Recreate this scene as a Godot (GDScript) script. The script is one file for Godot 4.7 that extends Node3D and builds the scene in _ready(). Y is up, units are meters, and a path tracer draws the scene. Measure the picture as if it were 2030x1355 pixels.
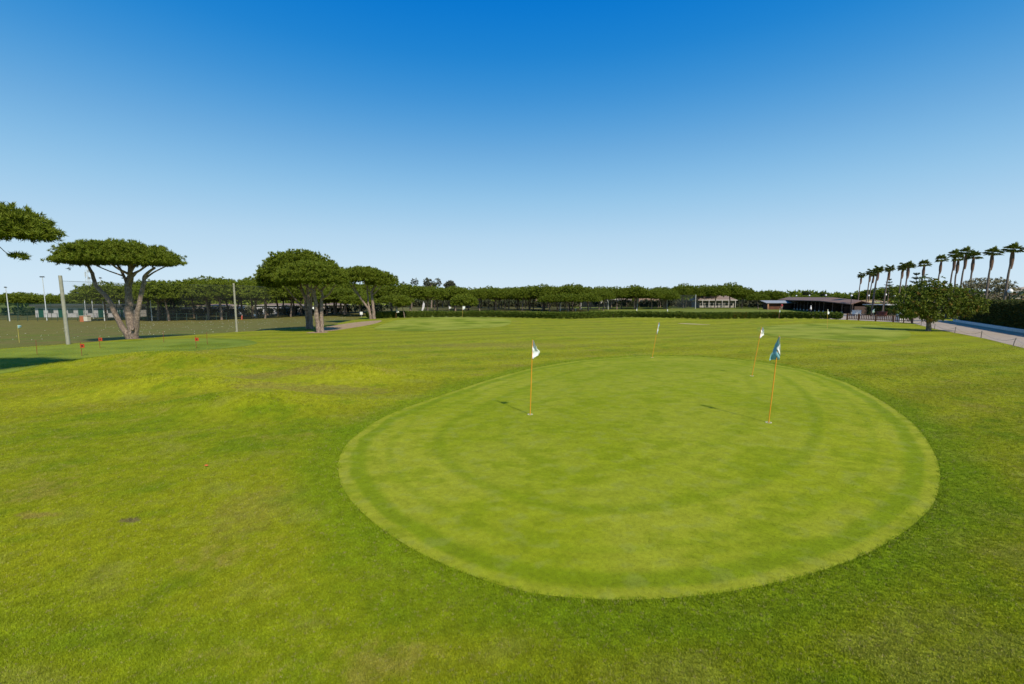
extends Node3D
# Putting green on a golf course, umbrella pines, palms and a practice range. Metres, y up, the lens looks along -z.

const GREEN := [1.08, 4.95, 0.21, 5.08, -0.54, 5.43, -1.37, 6.01, -2.17, 6.79, -2.88, 7.69, -3.38, 8.60, -3.79, 9.73, -3.96, 11.06, -3.74, 12.96, -2.71, 15.47, -1.14, 18.46, 0.85, 21.72, 3.72, 24.66, 7.93, 26.78, 11.33, 26.33, 13.27, 24.46, 14.04, 21.41, 13.48, 18.03, 12.22, 14.73, 10.69, 11.84, 9.28, 9.73, 8.24, 8.47, 7.14, 7.40, 6.12, 6.64, 5.08, 6.01, 4.06, 5.54, 2.96, 5.18, 1.97, 4.99]
# centre x, centre distance, half width, half depth, height
const MOUNDS := [[-17.0, 22.3, 5.6, 1.5, 0.85], [-13.0, 16.8, 3.8, 1.15, 0.68], [-8.2, 14.2, 2.6, 1.1, 0.60], [-7.2, 19.4, 3.2, 1.3, 0.72], [-15.0, 28.0, 6.0, 3.0, 0.12],
	[-9.0, 66.0, 14.0, 9.0, 0.55], [19.5, 69.0, 8.0, 6.0, 0.42], [42.0, 66.0, 10.0, 6.0, 0.35], [27.0, 60.0, 5.0, 4.0, -0.15],
	[6.0, 16.0, 6.0, 7.0, 0.22], [9.0, 12.0, 2.3, 2.0, 0.08], [2.5, 10.5, 2.6, 2.2, 0.08], [10.0, 20.0, 2.6, 2.6, 0.10], [33.0, 46.0, 8.0, 8.0, 0.3], [20.0, 36.0, 7.0, 4.0, 0.2], [3.0, 40.0, 9.0, 5.0, 0.2]]
const EDGE := [0.0, -60.0, 22.0, -42.0, 30.0, -35.0, 38.0, -32.3, 46.0, -28.0, 51.0, -24.0, 58.0, -22.5, 70.0, -23.5, 85.0, -27.0, 300.0, -60.0]

var names := {}
var mats := {}
var rng := RandomNumberGenerator.new()
var n_big := noise(1, 0.11, 3)
var n_mid := noise(2, 0.55, 3)
var n_fine := noise(3, 3.2, 3)
var n_dry := noise(4, 0.28, 4)
var n_lump := noise(5, 0.45, 2)
var sdf := PackedFloat32Array()
const SX0 := -8.0
const SZ0 := 1.0
const SN := 130
const SM := 145
const SSTEP := 0.2


func noise(s: int, f: float, oct: int) -> FastNoiseLite:
	var n := FastNoiseLite.new()
	n.noise_type = FastNoiseLite.TYPE_SIMPLEX_SMOOTH
	n.seed = s
	n.frequency = f
	n.fractal_octaves = oct
	return n


# ---------------------------------------------------------------- mesh building
class Shape:
	var v := PackedVector3Array()
	var n := PackedVector3Array()
	var c := PackedColorArray()
	var smooth := false

	func tri(a: Vector3, b: Vector3, d: Vector3, col := Color.WHITE) -> void:
		v.append(a); v.append(b); v.append(d)
		c.append(col); c.append(col); c.append(col)
		if smooth:
			var k := (d - a).cross(b - a).normalized()
			n.append(k); n.append(k); n.append(k)

	func quad(a: Vector3, b: Vector3, d: Vector3, e: Vector3, col := Color.WHITE) -> void:
		tri(a, b, d, col)
		tri(a, d, e, col)

	func box(at: Vector3, size: Vector3, turn := 0.0, col := Color.WHITE) -> void:
		obox(Transform3D(Basis(Vector3.UP, turn), at), size, col)

	# a box with chamfered vertical and top edges left plain; size is the full extent
	func obox(t: Transform3D, size: Vector3, col := Color.WHITE) -> void:
		var h := size * 0.5
		var p := []
		for i in 8:
			p.append(t * Vector3(h.x if i & 1 else -h.x, h.y if i & 2 else -h.y, h.z if i & 4 else -h.z))
		for f in [[0, 2, 3, 1], [5, 7, 6, 4], [4, 6, 2, 0], [1, 3, 7, 5], [2, 6, 7, 3], [4, 0, 1, 5]]:
			quad(p[f[0]], p[f[1]], p[f[2]], p[f[3]], col)

	func vert(p: Vector3, k: Vector3, col: Color) -> void:
		v.append(p); n.append(k); c.append(col)

	# tapered tube along points, smooth; wob is a noise for uneven bark
	func tube(pts: Array, rad: Array, sides := 8, col := Color.WHITE, wob: FastNoiseLite = null, amount := 0.0, ends := true) -> void:
		smooth = true
		var rings := []
		var outs := []
		for i in pts.size():
			var along: Vector3 = (pts[mini(i + 1, pts.size() - 1)] - pts[maxi(i - 1, 0)]).normalized()
			var x := along.cross(Vector3(0.31, 0.17, 0.93)).normalized()
			var y := along.cross(x)
			var ring := []
			var out := []
			for s in sides:
				var a := TAU * s / sides
				var d := x * cos(a) + y * sin(a)
				var r: float = rad[i]
				if wob:
					r *= 1.0 + amount * wob.get_noise_3dv((pts[i] + d * r) * 6.0)
				ring.append(pts[i] + d * r)
				out.append(d)
			rings.append(ring)
			outs.append(out)
		for i in pts.size() - 1:
			for s in sides:
				var t := (s + 1) % sides
				var q := [[rings[i][s], outs[i][s]], [rings[i + 1][s], outs[i + 1][s]], [rings[i + 1][t], outs[i + 1][t]], [rings[i][t], outs[i][t]]]
				for k in [0, 1, 2, 0, 2, 3]:
					vert(q[k][0], q[k][1], col)
		if ends:
			for e in [0, pts.size() - 1]:
				for s in sides:
					var t := (s + 1) % sides
					if e == 0:
						tri(pts[e], rings[e][s], rings[e][t], col)
					else:
						tri(pts[e], rings[e][t], rings[e][s], col)
		# order every triangle so that it faces along its normals
		for i in range(0, v.size(), 3):
			if (v[i + 2] - v[i]).cross(v[i + 1] - v[i]).dot(n[i] + n[i + 1] + n[i + 2]) < 0:
				var p := v[i + 1]; v[i + 1] = v[i + 2]; v[i + 2] = p
				var k := n[i + 1]; n[i + 1] = n[i + 2]; n[i + 2] = k

	func ball(at: Vector3, r: Vector3, sides := 12, col := Color.WHITE) -> void:
		smooth = true
		var rows := sides / 2
		for i in rows:
			for s in sides:
				var q := []
				for k in [[i, s], [i + 1, s], [i + 1, s + 1], [i, s + 1]]:
					var a: float = PI * k[0] / rows
					var b: float = TAU * k[1] / sides
					q.append(Vector3(sin(a) * cos(b), cos(a), sin(a) * sin(b)))
				for k in ([[0, 1, 2], [0, 2, 3]] if i > 0 else [[0, 1, 2]]):
					var p := [at + q[k[0]] * r, at + q[k[1]] * r, at + q[k[2]] * r]
					var flip: bool = (p[2] - p[0]).cross(p[1] - p[0]).dot(q[k[0]] + q[k[1]] + q[k[2]]) < 0
					for j in ([0, 2, 1] if flip else [0, 1, 2]):
						vert(p[j], q[k[j]], col)

	func mesh(m: Material) -> ArrayMesh:
		var a := []
		a.resize(Mesh.ARRAY_MAX)
		a[Mesh.ARRAY_VERTEX] = v
		if smooth:
			a[Mesh.ARRAY_NORMAL] = n
		a[Mesh.ARRAY_COLOR] = c
		var out := ArrayMesh.new()
		out.add_surface_from_arrays(Mesh.PRIMITIVE_TRIANGLES, a)
		out.surface_set_material(0, m)
		return out


func numbered(called: String) -> String:
	var k: int = names.get(called, 0)
	names[called] = k + 1
	return called if k == 0 else "%s_%03d" % [called, k]


func part(called: String, m: Mesh, parent: Node) -> MeshInstance3D:
	var o := MeshInstance3D.new()
	o.name = numbered(called) if parent == self else called
	o.mesh = m
	parent.add_child(o, true)
	return o


func tag(o: Node, label: String, category: String, group := "") -> Node:
	o.set_meta("label", label)
	o.set_meta("category", category)
	if group:
		o.set_meta("group", group)
	return o


func thing(called: String, label: String, category: String, at := Vector3.ZERO, turn := 0.0, group := "") -> Node3D:
	var o := Node3D.new()
	o.name = numbered(called)
	add_child(o)
	o.position = at
	o.rotation.y = turn
	tag(o, label, category, group)
	return o


func copy_of(o: Node3D, called: String, at: Vector3, turn := 0.0, size := Vector3.ONE) -> Node3D:
	var r: Node3D = o.duplicate()
	r.name = numbered(called)
	add_child(r)
	r.position = at
	r.rotation.y = turn
	r.scale = size
	return r


func ground_piece(called: String, m: Mesh) -> MeshInstance3D:
	var o := part(called, m, self)
	o.set_meta("kind", "structure")
	return o


# a plain material; colours are linear base colours
func paint(called: String, col: Color, rough := 0.8, metal := 0.0) -> StandardMaterial3D:
	if mats.has(called):
		return mats[called]
	var m := StandardMaterial3D.new()
	m.resource_name = called
	m.albedo_color = col.linear_to_srgb()
	m.vertex_color_use_as_albedo = true
	m.roughness = rough
	m.metallic = metal
	mats[called] = m
	return m


func speckled(called: String, a: Color, b: Color, scale: Vector3, rough := 0.9, bump := 0.0, kind := FastNoiseLite.TYPE_SIMPLEX_SMOOTH, freq := 0.02) -> StandardMaterial3D:
	if mats.has(called):
		return mats[called]
	var m := paint(called, Color.WHITE, rough)
	var f := noise(called.length() * 7 + 3, freq, 5)
	f.noise_type = kind
	var t := NoiseTexture2D.new()
	t.width = 256
	t.height = 256
	t.seamless = true
	t.noise = f
	var g := Gradient.new()
	g.set_color(0, a.linear_to_srgb())
	g.set_color(1, b.linear_to_srgb())
	t.color_ramp = g
	m.albedo_texture = t
	if bump > 0.0:
		var h := NoiseTexture2D.new()
		h.width = 256
		h.height = 256
		h.seamless = true
		h.noise = f
		m.heightmap_enabled = true
		m.heightmap_texture = h
		m.heightmap_scale = bump
	m.uv1_triplanar = true
	m.uv1_scale = scale
	return m


func leaf_mat(called: String, through := 0.35) -> StandardMaterial3D:
	if mats.has(called):
		return mats[called]
	var m := paint(called, Color.WHITE, 0.62)
	m.cull_mode = BaseMaterial3D.CULL_DISABLED
	m.backlight_enabled = true
	m.backlight = Color(through, through, through * 0.6)
	m.metallic_specular = 0.3
	return m


# ---------------------------------------------------------------- terrain
func smooth_step(a: float, b: float, x: float) -> float:
	var t := clampf((x - a) / (b - a), 0.0, 1.0)
	return t * t * (3.0 - 2.0 * t)


func edge_x(z: float) -> float:
	for i in range(2, EDGE.size(), 2):
		if z <= EDGE[i]:
			return lerpf(EDGE[i - 1], EDGE[i + 1], (z - EDGE[i - 2]) / (EDGE[i] - EDGE[i - 2]))
	return EDGE[EDGE.size() - 1]


func high(x: float, z: float) -> float:
	if z < -10.0 or z > 260.0 or absf(x) > 200.0:
		return -1.3 * smooth_step(0.0, 60.0, -x - 30.0)
	var h := 0.0
	if z < 90.0:
		for m in MOUNDS:
			var a: float = (x - m[0]) / m[2]
			var b: float = (z - m[1]) / m[3]
			var q := a * a + b * b
			if q < 7.0:
				h += m[4] * exp(-q)
	var s := edge_x(z) - x
	if s > 0.0:
		h = h * (1.0 - smooth_step(0.0, 2.0, s)) - 0.38 * smooth_step(0.0, 2.2, s) - 0.92 * smooth_step(1.0, 42.0, s)
	return h


func on(x: float, z: float, lift := 0.0) -> Vector3:
	return Vector3(x, high(x, z) + lift, -z)


func make_sdf() -> void:
	var poly := PackedVector2Array()
	for i in range(0, GREEN.size(), 2):
		poly.append(Vector2(GREEN[i], GREEN[i + 1]))
	sdf.resize(SN * SM)
	for j in SM:
		for i in SN:
			var p := Vector2(SX0 + i * SSTEP, SZ0 + j * SSTEP)
			var d := 1e9
			for k in poly.size():
				d = minf(d, p.distance_squared_to(Geometry2D.get_closest_point_to_segment(p, poly[k], poly[(k + 1) % poly.size()])))
			d = sqrt(d)
			sdf[j * SN + i] = -d if Geometry2D.is_point_in_polygon(p, poly) else d


# distance to the edge of the putting green, negative on the green
func green_d(x: float, z: float) -> float:
	var a := (x - SX0) / SSTEP
	var b := (z - SZ0) / SSTEP
	if a < 0.0 or b < 0.0 or a >= SN - 1.0 or b >= SM - 1.0:
		return 5.0
	var i := int(a)
	var j := int(b)
	a -= i
	b -= j
	var k := j * SN + i
	return lerpf(lerpf(sdf[k], sdf[k + 1], a), lerpf(sdf[k + SN], sdf[k + SN + 1], a), b)


func grass(x: float, z: float) -> Color:
	var a := n_big.get_noise_2d(x, z)
	var b := n_mid.get_noise_2d(x * 0.75 + z * 0.35, z * 1.25 - x * 0.45)
	var f := n_fine.get_noise_2d(x, z)
	var d := n_dry.get_noise_2d(x * 0.8 + z * 0.3, z * 1.2 - x * 0.35)
	var lush := Color(0.160, 0.206, 0.004)
	var gold := Color(0.204, 0.230, 0.006)
	# grazing light on blade tips painted in: turf paler with distance past the green
	var far_lit := smooth_step(11.0, 15.0, z + 2.5 * a + 1.2 * b)
	var t := smooth_step(-0.45, 0.45, a + 0.55 * b + 0.05 + 0.3 * far_lit)
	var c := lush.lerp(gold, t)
	c = c.lerp(Color(0.232, 0.242, 0.010), 0.6 * far_lit)
	if z < 70.0:
		var mow := sin((z * 0.94 - x * 0.34) * 1.7 + 1.3 * a)
		c = c * (1.0 + 0.11 * mow * far_lit)
	c = c.lerp(Color(0.215, 0.180, 0.040), 0.55 * smooth_step(0.30, 0.7, d + 0.35 * f))
	c = c.lerp(Color(0.190, 0.208, 0.040), 0.35 * smooth_step(0.2, 0.6, b - 0.5 * d))
	c = c.lerp(Color(0.108, 0.172, 0.004), 0.5 * smooth_step(0.15, 0.6, -b - 0.3 * a))
	# dry tan turf in the hollows behind the mounds, a scuffed bare spot and a divot
	if x < 6.0 and z < 36.0 and z > 4.0:
		for q in [[-15.5, 25.6, 6.5, 1.0, 0.6], [-11.5, 19.0, 4.0, 0.9, 0.6], [-7.6, 16.6, 2.8, 0.8, 0.6], [-1.5, 33.0, 7.0, 1.6, 0.5], [-4.3, 7.3, 0.7, 1.0, 0.35], [-7.6, 7.05, 0.38, 0.14, 1.2], [-6.0, 6.85, 0.14, 0.06, 1.6]]:
			var u: float = (x - q[0]) / q[2]
			var v: float = (z - q[1]) / q[3]
			var m := u * u + v * v
			if m < 4.0:
				c = c.lerp(Color(0.225, 0.190, 0.040) if q[4] < 1.5 else Color(0.130, 0.105, 0.050), minf(0.85, q[4] * smooth_step(1.3, 0.2, m + 1.1 * b + 0.8 * f)))
	var g := green_d(x, z)
	if g < 2.0:
		c = c.lerp(Color(0.128, 0.198, 0.003), 0.7 * (1.0 - smooth_step(0.25, 1.3, g + 0.3 * b)))
	c = c * (1.0 + 0.26 * f)
	var s := edge_x(z) - x
	if s > 0.0 and z > 20.0:
		var k := smooth_step(0.0, 1.5, s + f)
		var band := sin(z * 0.9 + a * 2.0)
		var o := Color(0.150, 0.136, 0.032).lerp(Color(0.120, 0.146, 0.020), clampf(0.45 + 0.35 * band - 0.02 * (z - 45.0) + a, 0.0, 1.0))
		c = c.lerp(o * (1.0 + 0.25 * f + 0.2 * b), k)
	elif z > 76.0:
		c = c.lerp(Color(0.150, 0.178, 0.028) * (1.0 + 0.2 * b), smooth_step(76.0, 84.0, z))
	if z > 88.0 and x < 20.0:
		c = c.lerp(Color(0.125, 0.110, 0.045), smooth_step(104.0, 116.0, z + 6.0 * a) * 0.8)
	return c


func green_colour(x: float, z: float) -> Color:
	var g := -green_d(x, z)
	var a := n_big.get_noise_2d(x * 2.1 + 40.0, z * 1.5)
	var b := n_mid.get_noise_2d(x * 1.1 + 9.0, z * 1.3)
	var f := n_fine.get_noise_2d(x * 0.55, z * 0.8 + 50.0)
	var d := n_dry.get_noise_2d(x * 7.0, z * 8.0 + 30.0)
	var c := Color(0.232, 0.274, 0.008).lerp(Color(0.268, 0.296, 0.018), smooth_step(-0.45, 0.45, a + 0.5 * b))
	# mower passes follow the edge: the outermost lies light, the next against the lie, then a wide light lap and a darker turning line
	var w := 0.07 * b
	var q := g + w
	var dark := 1.25 * smooth_step(0.16, 0.26, q) * (1.0 - smooth_step(0.42, 0.62, q)) + 0.7 * smooth_step(1.92, 2.06, q) * (1.0 - smooth_step(2.15, 2.4, q)) + 0.5 * smooth_step(0.9, 1.0, q) * (1.0 - smooth_step(1.05, 1.2, q)) + 0.35 * smooth_step(3.5, 3.65, q) * (1.0 - smooth_step(3.75, 4.0, q))
	dark += 0.30 * smooth_step(2.0, 2.2, q)
	c = c.lerp(Color(0.150, 0.214, 0.003), clampf(0.62 * dark, 0.0, 1.0))
	c = c.lerp(Color(0.280, 0.298, 0.024), 0.4 * (1.0 - smooth_step(0.12, 0.22, q)))
	c = c.lerp(Color(0.212, 0.240, 0.050), 0.32 * smooth_step(0.10, 0.5, d + 0.35 * f))
	c = c.lerp(Color(0.178, 0.236, 0.004), 0.5 * smooth_step(0.1, 0.5, -b - 0.5 * f))
	return c * (1.0 + 0.16 * f + 0.16 * n_fine.get_noise_2d(x * 2.6, z * 2.6 + 7.0))


func practice_colour(x: float, z: float) -> Color:
	var a := n_big.get_noise_2d(x * 1.2 + 80.0, z * 1.2)
	var b := n_mid.get_noise_2d(x * 0.6 + 30.0, z * 0.6)
	var c := Color(0.205, 0.250, 0.020).lerp(Color(0.250, 0.276, 0.034), smooth_step(-0.4, 0.4, a + 0.5 * b))
	if x < -18.0:
		c = Color(0.155, 0.215, 0.026).lerp(Color(0.190, 0.240, 0.026), smooth_step(-0.4, 0.4, a + 0.4 * b))
	c = c.lerp(Color(0.120, 0.168, 0.005), 0.7 * smooth_step(0.1, 0.5, -a - 0.3 * b))
	return c * (1.0 + 0.06 * sin((z * 0.94 - x * 0.34) * 1.9) + 0.12 * b)


func bake(size: int, x0: float, z0: float, span: float, on_green: bool, practice := false) -> ImageTexture:
	var px := PackedFloat32Array()
	px.resize(size * size * 3)
	var k := 0
	var step := span / size
	for j in size:
		var z := z0 + (j + 0.5) * step
		for i in size:
			var x := x0 + (i + 0.5) * step
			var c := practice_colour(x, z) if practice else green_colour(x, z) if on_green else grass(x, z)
			px[k] = c.r
			px[k + 1] = c.g
			px[k + 2] = c.b
			k += 3
	baked.append([px, size, x0, z0, span])
	return ImageTexture.create_from_image(Image.create_from_data(size, size, false, Image.FORMAT_RGBF, px.to_byte_array()))


# the baked colour of the turf at a point
func turf_at(n: int, x: float, z: float) -> Color:
	var b: Array = baked[n]
	var px: PackedFloat32Array = b[0]
	var size: int = b[1]
	var k := (clampi(int((z - b[3]) / b[4] * size), 0, size - 1) * size + clampi(int((x - b[2]) / b[4] * size), 0, size - 1)) * 3
	return Color(px[k], px[k + 1], px[k + 2])


# short strokes of lighter and darker blades, tileable
func blade_texture(size: int, count: int, length: float, spread: float, s: int) -> ImageTexture:
	var px := PackedFloat32Array()
	px.resize(size * size * 3)
	px.fill(0.86)
	rng.seed = s
	for q in count:
		var x := rng.randf() * size
		var y := rng.randf() * size
		var a := rng.randf() * TAU
		var v := 0.92 + spread * rng.randfn(0.0, 0.5)
		var warm := rng.randfn(0.0, 0.06)
		var n := int(length * rng.randf_range(0.5, 1.3))
		for k in n:
			var at := (posmod(int(y + sin(a) * k), size) * size + posmod(int(x + cos(a) * k), size)) * 3
			px[at] = clampf(v + warm, 0.15, 1.7)
			px[at + 1] = clampf(v, 0.15, 1.7)
			px[at + 2] = clampf(v - warm, 0.15, 1.7)
	return ImageTexture.create_from_image(Image.create_from_data(size, size, false, Image.FORMAT_RGBF, px.to_byte_array()))


func turf(called: String, t: ImageTexture, detail: ImageTexture) -> StandardMaterial3D:
	var m := StandardMaterial3D.new()
	m.resource_name = called
	m.albedo_texture = t
	m.texture_repeat = true
	m.roughness = 0.95
	m.metallic_specular = 0.2
	m.detail_enabled = true
	m.detail_albedo = detail
	m.detail_blend_mode = BaseMaterial3D.BLEND_MODE_MUL
	m.detail_uv_layer = BaseMaterial3D.DETAIL_UV_2
	return m


func axis(lo: float, hi: float, step: float, far_lo: float, far_hi: float) -> PackedFloat32Array:
	var out := PackedFloat32Array()
	var left := []
	var s := step
	var p := lo
	while p > far_lo:
		s *= 1.22
		p -= s
		left.append(maxf(p, far_lo))
	left.reverse()
	out.append_array(PackedFloat32Array(left))
	var k := 0
	while lo + k * step <= hi + 1e-4:
		out.append(lo + k * step)
		k += 1
	s = step
	p = hi
	while p < far_hi:
		s *= 1.22
		p += s
		out.append(minf(p, far_hi))
	return out


const NEAR := [-24.0, 0.0, 48.0]
const WIDE := [-160.0, -40.0, 320.0]

func make_ground() -> void:
	var fine := blade_texture(512, 26000, 15.0, 0.55, 11)
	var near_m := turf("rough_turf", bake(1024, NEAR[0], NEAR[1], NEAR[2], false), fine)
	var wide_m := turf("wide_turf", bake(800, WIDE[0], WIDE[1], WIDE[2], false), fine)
	var xs := axis(-60.0, 70.0, 0.5, -3000.0, 3000.0)
	var zs := axis(-4.0, 90.0, 0.5, -600.0, 3000.0)
	var nx := xs.size()
	var nz := zs.size()
	var v := PackedVector3Array()
	var n := PackedVector3Array()
	var u_near := PackedVector2Array()
	var u_wide := PackedVector2Array()
	var u2 := PackedVector2Array()
	for z in zs:
		for x in xs:
			v.append(Vector3(x, high(x, z), -z))
			var e := 0.25
			n.append(Vector3(high(x - e, z) - high(x + e, z), 2.0 * e, high(x, z + e) - high(x, z - e)).normalized())
			u_near.append(Vector2((x - NEAR[0]) / NEAR[2], (z - NEAR[1]) / NEAR[2]))
			u_wide.append(Vector2((x - WIDE[0]) / WIDE[2], (z - WIDE[1]) / WIDE[2]))
			u2.append(Vector2(x, z) / 1.3)
	var i_near := PackedInt32Array()
	var i_wide := PackedInt32Array()
	for j in nz - 1:
		for i in nx - 1:
			var a := j * nx + i
			var cx := (xs[i] + xs[i + 1]) * 0.5
			var cz := (zs[j] + zs[j + 1]) * 0.5
			var q := PackedInt32Array([a, a + nx + 1, a + 1, a, a + nx, a + nx + 1])
			if cx > NEAR[0] and cx < NEAR[0] + NEAR[2] and cz > NEAR[1] and cz < NEAR[1] + NEAR[2]:
				i_near.append_array(q)
			else:
				i_wide.append_array(q)
	var m := ArrayMesh.new()
	for s in [[u_near, i_near, near_m], [u_wide, i_wide, wide_m]]:
		var arr := []
		arr.resize(Mesh.ARRAY_MAX)
		arr[Mesh.ARRAY_VERTEX] = v
		arr[Mesh.ARRAY_NORMAL] = n
		arr[Mesh.ARRAY_TEX_UV] = s[0]
		arr[Mesh.ARRAY_TEX_UV2] = u2
		arr[Mesh.ARRAY_INDEX] = s[1]
		m.add_surface_from_arrays(Mesh.PRIMITIVE_TRIANGLES, arr)
		m.surface_set_material(m.get_surface_count() - 1, s[2])
	ground_piece("ground", m)


# a sheet over the terrain inside a closed outline of (x, distance) pairs
func sheet(outline: PackedVector2Array, step: float, lift: float, uv_of: Rect2) -> ArrayMesh:
	var st := SurfaceTool.new()
	st.begin(Mesh.PRIMITIVE_TRIANGLES)
	var box := Rect2(outline[0], Vector2.ZERO)
	for p in outline:
		box = box.expand(p)
	var put := func(p: Vector2) -> void:
		var e := 0.25
		st.set_normal(Vector3(high(p.x - e, p.y) - high(p.x + e, p.y), 2.0 * e, high(p.x, p.y + e) - high(p.x, p.y - e)).normalized())
		st.set_uv((p - uv_of.position) / uv_of.size)
		st.set_uv2(p / 0.8)
		st.add_vertex(on(p.x, p.y, lift))
	var nx := int(ceil(box.size.x / step))
	var nz := int(ceil(box.size.y / step))
	for j in nz:
		for i in nx:
			var a := box.position + Vector2(i, j) * step
			var cell := PackedVector2Array([a, a + Vector2(step, 0), a + Vector2(step, step), a + Vector2(0, step)])
			for piece in Geometry2D.intersect_polygons(cell, outline):
				if piece.size() < 3:
					continue
				for k in range(1, piece.size() - 1):
					var q := [piece[0], piece[k], piece[k + 1]]
					if (q[1] - q[0]).cross(q[2] - q[0]) > 0:
						q = [q[0], q[2], q[1]]
					(put as Callable).call(q[0])
					(put as Callable).call(q[1])
					(put as Callable).call(q[2])
	return st.commit()


func smooth_outline(flat: Array, per := 4) -> PackedVector2Array:
	var p := PackedVector2Array()
	for i in range(0, flat.size(), 2):
		p.append(Vector2(flat[i], flat[i + 1]))
	var out := PackedVector2Array()
	var n := p.size()
	for i in n:
		for k in per:
			out.append(p[i].cubic_interpolate(p[(i + 1) % n], p[(i - 1 + n) % n], p[(i + 2) % n], float(k) / per))
	return out


# ---------------------------------------------------------------- plants
func any_dir() -> Vector3:
	var y := rng.randf_range(-1.0, 1.0)
	var a := rng.randf() * TAU
	var r := sqrt(1.0 - y * y)
	return Vector3(cos(a) * r, y, sin(a) * r)


func puff(s: Shape, at: Vector3, out: Vector3, n: int, length: float, width: float, col: Color) -> void:
	for k in n:
		var r := any_dir()
		var d := (out * 0.55 + Vector3(0, 0.35, 0) + r * 0.95).normalized()
		var l := length * rng.randf_range(0.6, 1.15)
		var b := at + any_dir() * length * 0.35
		var side := d.cross(any_dir()).normalized() * width * rng.randf_range(0.6, 1.2)
		s.tri(b + side, b - side, b + d * l, col * rng.randf_range(0.8, 1.2))


# lobes: [cx, cy, cz, rx, up, down, rz]; puffs fill each lobe, denser towards its skin
func crown(lobes: Array, count: int, blades: int, length: float, width: float, old_leaf: Color, new_leaf: Color, s := 0, under := -0.35) -> Shape:
	var out := Shape.new()
	var total := 0.0
	for l in lobes:
		total += l[3] * l[6]
	for l in lobes:
		var n := int(count * l[3] * l[6] / total)
		for k in n:
			var d := any_dir()
			if d.y < under:
				d.y = rng.randf_range(under, 0.9)
				d = d.normalized()
			var lump := 1.0 + 0.20 * n_lump.get_noise_3d(d.x * 5.0 + s * 7.7, d.y * 6.0 + l[0], d.z * 5.0 + l[2]) + 0.10 * n_lump.get_noise_3d(d.x * 16.0 + s, d.y * 16.0, d.z * 16.0)
			var r := pow(rng.randf(), 0.28) * lump
			var p := Vector3(l[0] + d.x * l[3] * r, l[1] + d.y * (l[4] if d.y > 0 else l[5]) * r, l[2] + d.z * l[6] * r)
			var t := rng.randf()
			puff(out, p, Vector3(d.x, d.y * 1.4, d.z).normalized(), blades, length, width, old_leaf.lerp(new_leaf, t))
	return out


func along(flat: Array, per := 3, bend := 0.0) -> Array:
	var p := []
	for i in range(0, flat.size(), 3):
		p.append(Vector3(flat[i], flat[i + 1], flat[i + 2]))
	var out := []
	for i in p.size() - 1:
		for k in per:
			var q: Vector3 = p[i].cubic_interpolate(p[i + 1], p[maxi(i - 1, 0)], p[mini(i + 2, p.size() - 1)], float(k) / per)
			if bend > 0.0:
				q += Vector3(n_lump.get_noise_2d(q.y * 2.0, q.x * 3.0 + 5.0), 0, n_lump.get_noise_2d(q.y * 2.0 + 20.0, q.x)) * bend
			out.append(q)
	out.append(p[p.size() - 1])
	return out


func stem(flat: Array, r0: float, r1: float, sides := 9, per := 4) -> Shape:
	var s := Shape.new()
	var p := along(flat, per, 0.06)
	var r := []
	for i in p.size():
		r.append(lerpf(r0, r1, pow(float(i) / (p.size() - 1), 0.8)))
	s.tube(p, r, sides, Color.WHITE, n_lump, 0.16)
	return s


var bark: StandardMaterial3D
var pine_leaf: StandardMaterial3D
const OLD_NEEDLES := Color(0.118, 0.162, 0.013)
const NEW_NEEDLES := Color(0.142, 0.178, 0.016)


func pine(label: String, at: Vector3, stems: Array, limbs: Array, lobes: Array, count: int, blades: int, length: float, width: float, s: int) -> Node3D:
	var t := thing("umbrella_pine", label, "tree", at)
	rng.seed = 100 + s
	for q in stems:
		part("trunk", stem(q[0], q[1] * 0.84, q[2] * 0.9, 11, 5).mesh(bark), t)
	for q in limbs:
		part("limb", stem(q[0], q[1], q[2], 7).mesh(bark), t)
	part("crown", crown(lobes, count, blades, length, width, OLD_NEEDLES, NEW_NEEDLES, s).mesh(pine_leaf), t)
	return t


# a pine for the groves, about 8 m tall with a crown of 4.2 m radius; copies are scaled
func grove_pine(s: int) -> Node3D:
	var t := thing("grove_pine", "", "tree")
	rng.seed = 500 + s
	var lean := rng.randf_range(-0.5, 0.5)
	part("trunk", stem([0, -0.3, 0, lean * 0.4, 2.0, 0.1, lean, 4.2, -0.1, lean * 1.1, 6.4, 0], 0.24, 0.12, 7, 3).mesh(bark), t)
	var l := Shape.new()
	for k in 5:
		var a := TAU * k / 5.0 + rng.randf()
		var r := rng.randf_range(1.6, 2.6)
		var y := rng.randf_range(3.3, 4.2)
		var q := stem([lean * 0.95, y, 0, lean + cos(a) * r * 0.5, y + 0.8, sin(a) * r * 0.5, lean + cos(a) * r, y + 1.7, sin(a) * r], 0.10, 0.04, 5, 2)
		l.v.append_array(q.v)
		l.n.append_array(q.n)
		l.c.append_array(q.c)
	l.smooth = true
	part("limbs", l.mesh(bark), t)
	var lobes := [[lean, 4.9, 0.0, 4.4, 2.9, 1.3, 4.4]]
	for k in 4:
		var a := TAU * k / 4.0 + rng.randf() * 1.2
		lobes.append([lean + cos(a) * 2.3, 5.0 + rng.randf_range(-0.2, 0.5), sin(a) * 2.3, 2.4, 1.8, 1.4, 2.4])
	part("crown", crown(lobes, 1700, 11, 0.38, 0.09, OLD_NEEDLES, NEW_NEEDLES, s).mesh(pine_leaf), t)
	return t


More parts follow.
